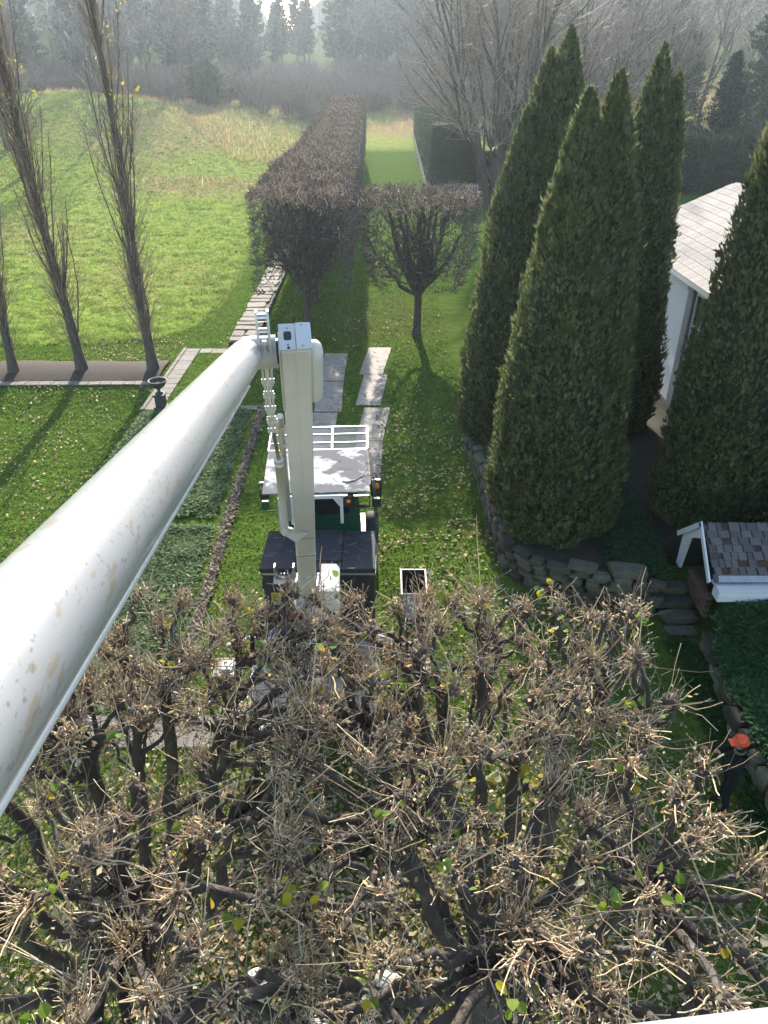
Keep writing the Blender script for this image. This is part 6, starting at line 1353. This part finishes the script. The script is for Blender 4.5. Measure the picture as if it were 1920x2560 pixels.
# ------------------------------------------------------------ the ground worker
def worker():
    wx, wy = 6.12, 8.75
    o = empty('person', (wx, wy, 0), 'worker in an orange hard hat and dark olive clothes standing beside the ivy bed', 'person')
    J = {'pel': (0, 0, .95, .15, .12), 'ch': (-.02, 0, 1.28, .17, .12), 'nk': (-.03, 0, 1.48, .07, .065), 'hb': (-.05, -.0, 1.58, .06, .06),
         'lhip': (0, .10, .90, .11, .11), 'lkn': (.03, .12, .50, .075, .075), 'lan': (-.02, .13, .10, .055, .055), 'lto': (-.18, .14, .04, .045, .04),
         'rhip': (0, -.10, .90, .11, .11), 'rkn': (-.08, -.13, .50, .075, .075), 'ran': (-.02, -.16, .10, .055, .055), 'rto': (-.18, -.18, .04, .045, .04),
         'lsh': (-.02, .19, 1.42, .075, .07), 'lel': (-.20, .24, 1.22, .05, .05), 'lwr': (-.42, .18, 1.32, .035, .03), 'lha': (-.50, .16, 1.36, .04, .022),
         'rsh': (-.02, -.19, 1.42, .075, .07), 'rel': (-.22, -.25, 1.30, .05, .05), 'rwr': (-.40, -.20, 1.52, .035, .03), 'rha': (-.46, -.18, 1.60, .04, .022)}
    Ed = [('pel', 'ch'), ('ch', 'nk'), ('nk', 'hb'), ('pel', 'lhip'), ('lhip', 'lkn'), ('lkn', 'lan'), ('lan', 'lto'), ('pel', 'rhip'), ('rhip', 'rkn'), ('rkn', 'ran'), ('ran', 'rto'), ('ch', 'lsh'), ('lsh', 'lel'), ('lel', 'lwr'), ('lwr', 'lha'), ('ch', 'rsh'), ('rsh', 'rel'), ('rel', 'rwr'), ('rwr', 'rha')]
    ks = list(J); me = bpy.data.meshes.new('body'); me.from_pydata([J[k][:3] for k in ks], [(ks.index(a), ks.index(b)) for a, b in Ed], [])
    b = bpy.data.objects.new('body', me); COL.objects.link(b); b.parent = o; me.materials.append(M['cloth'])
    m = b.modifiers.new('skin', 'SKIN'); b.modifiers.new('sub', 'SUBSURF').levels = 2; b.modifiers['sub'].render_levels = 2
    for i, k in enumerate(ks): me.skin_vertices[0].data[i].radius = J[k][3:]; me.skin_vertices[0].data[i].use_root = (k == 'pel')
    c = V3((wx - .06, wy, 1.66))
    h = MB(); h.lathe([(.001, -.12), (.045, -.115), (.068, -.08), (.078, -.03), (.084, .02), (.08, .06), (.05, .10), (.001, .115)], c, 18, Y=(0, .9, 0)); h.add([c + V3(q) for q in ((-.075, 0, .01), (-.082, -.014, -.035), (-.105, 0, -.04), (-.082, .014, -.035), (-.078, 0, -.05))], [[0, 1, 2], [0, 2, 3], [1, 4, 2], [2, 4, 3]]); hd_ = h.build('head', M['skin'], o, smooth=True)
    m_ = MB(); [m_.box((-.086, s * .032 - .018, .0), (-.078, s * .032 + .018, .028), O=c) for s in (-1, 1)]; m_.box((-.085, -.08, .012), (.0, -.074, .02), O=c); m_.box((-.085, .074, .012), (.0, .08, .02), O=c); m_.build('safety_glasses', M['glass'], hd_)
    m_ = MB(); m_.box((-.084, -.025, -.066), (-.078, .025, -.058), O=c); m_.build('mouth', M['rubber'], hd_)
    for s in (-1, 1):
        m_ = MB(); m_.box((-.012, s * .078 - .008, -.02), (.018, s * .078 + .008, .03), O=c, bev=.006); m_.build('ear', M['skin'], hd_)
    hc = c + V3((.0, 0, .045)); tl = nrm((-.1, 0, 1)); X1 = nrm(np.cross((0, 1, 0), tl)); Y1 = V3((0, 1, 0))
    m_ = MB(); m_.lathe([(.140, -.01), (.125, -.004), (.122, .02), (.116, .055), (.095, .095), (.05, .12), (.001, .127)], hc, 28, X=X1, Y=Y1 * .88, Z=tl); m_.lathe([(.0, .004), (.12, .0)], hc, 20, X=X1, Y=Y1 * .85, Z=tl)
    m_.box((-.19, -.085, -.016), (-.10, .085, -.006), O=hc, X=X1, Y=Y1, Z=tl, bev=.004)
    for s in (-.03, 0, .03): m_.box((-.10, s - .007, .098), (.08, s + .007, .127 - abs(s) * .2), O=hc, X=X1, Y=Y1, Z=tl, bev=.004)
    hat = m_.build('hard_hat', M['orange'], o, smooth=False)
    m_ = MB(); nn = nrm((-.25, -.75, .62)); sp = hc + X1 * nn[0] * .115 + Y1 * nn[1] * .103 + tl * (nn[2] * .118); m_.lathe([(0, .004), (.024, .0035), (.025, -.002)], sp, 18, X=nrm(np.cross(nn, (0, 0, 1))), Y=nrm(np.cross(nrm(np.cross(nn, (0, 0, 1))), nn)), Z=nn); sk_ = m_.build('sticker', M['clap'], hat)
    m_ = MB(); m_.lathe([(0, .006), (.012, .0055), (.0125, .003)], sp, 14, X=nrm(np.cross(nn, (0, 0, 1))), Y=nrm(np.cross(nrm(np.cross(nn, (0, 0, 1))), nn)), Z=nn); m_.build('sticker_emblem', pmat('blue_print', (.05, .08, .3)), hat)
    m_ = MB(); [m_.tube([c + V3((-.02, s * .088, .02)), c + V3((-.02, s * .105, .02))], .035, 14, caps=True) for s in (-1, 1)]; m_.build('ear_defenders', M['black'], hat)
    m_ = MB(); m_.lathe([(.085, .0), (.09, .03), (.075, .05)], (wx - .03, wy, 1.45), 18, Y=(0, 1.1, 0)); m_.build('collar', M['cloth'], o, smooth=True)
    for hx, hy, hz_, dx in ((-.50, .16, 1.36, (-1, 0, .3)), (-.46, -.18, 1.60, (-.6, .1, .9))):
        d = nrm(dx); sd_ = nrm(np.cross(d, (0, 0, 1))); up_ = np.cross(sd_, d); hb = V3((wx + hx, wy + hy, hz_)); m_ = MB(); m_.box((-.02, -.04, -.014), (.06, .04, .014), O=hb, X=d, Y=sd_, Z=up_, bev=.01)
        for k, L_ in enumerate((.065, .078, .072, .055)):
            b0 = hb + d * .055 + sd_ * (-.03 + .02 * k); m_.tube([b0, b0 + d * L_ * .5 - up_ * .008, b0 + d * L_ * .75 - up_ * .035, b0 + d * L_ * .6 - up_ * .055], np.array([.009, .0085, .008, .006]), 8, caps=True)
        b0 = hb + sd_ * -.04; m_.tube([b0, b0 + d * .03 - sd_ * .025 - up_ * .01, b0 + d * .05 - sd_ * .015 - up_ * .035], np.array([.011, .010, .007]), 8, caps=True); m_.build('gloved_hand', M['skin'], o, smooth=True)
worker()
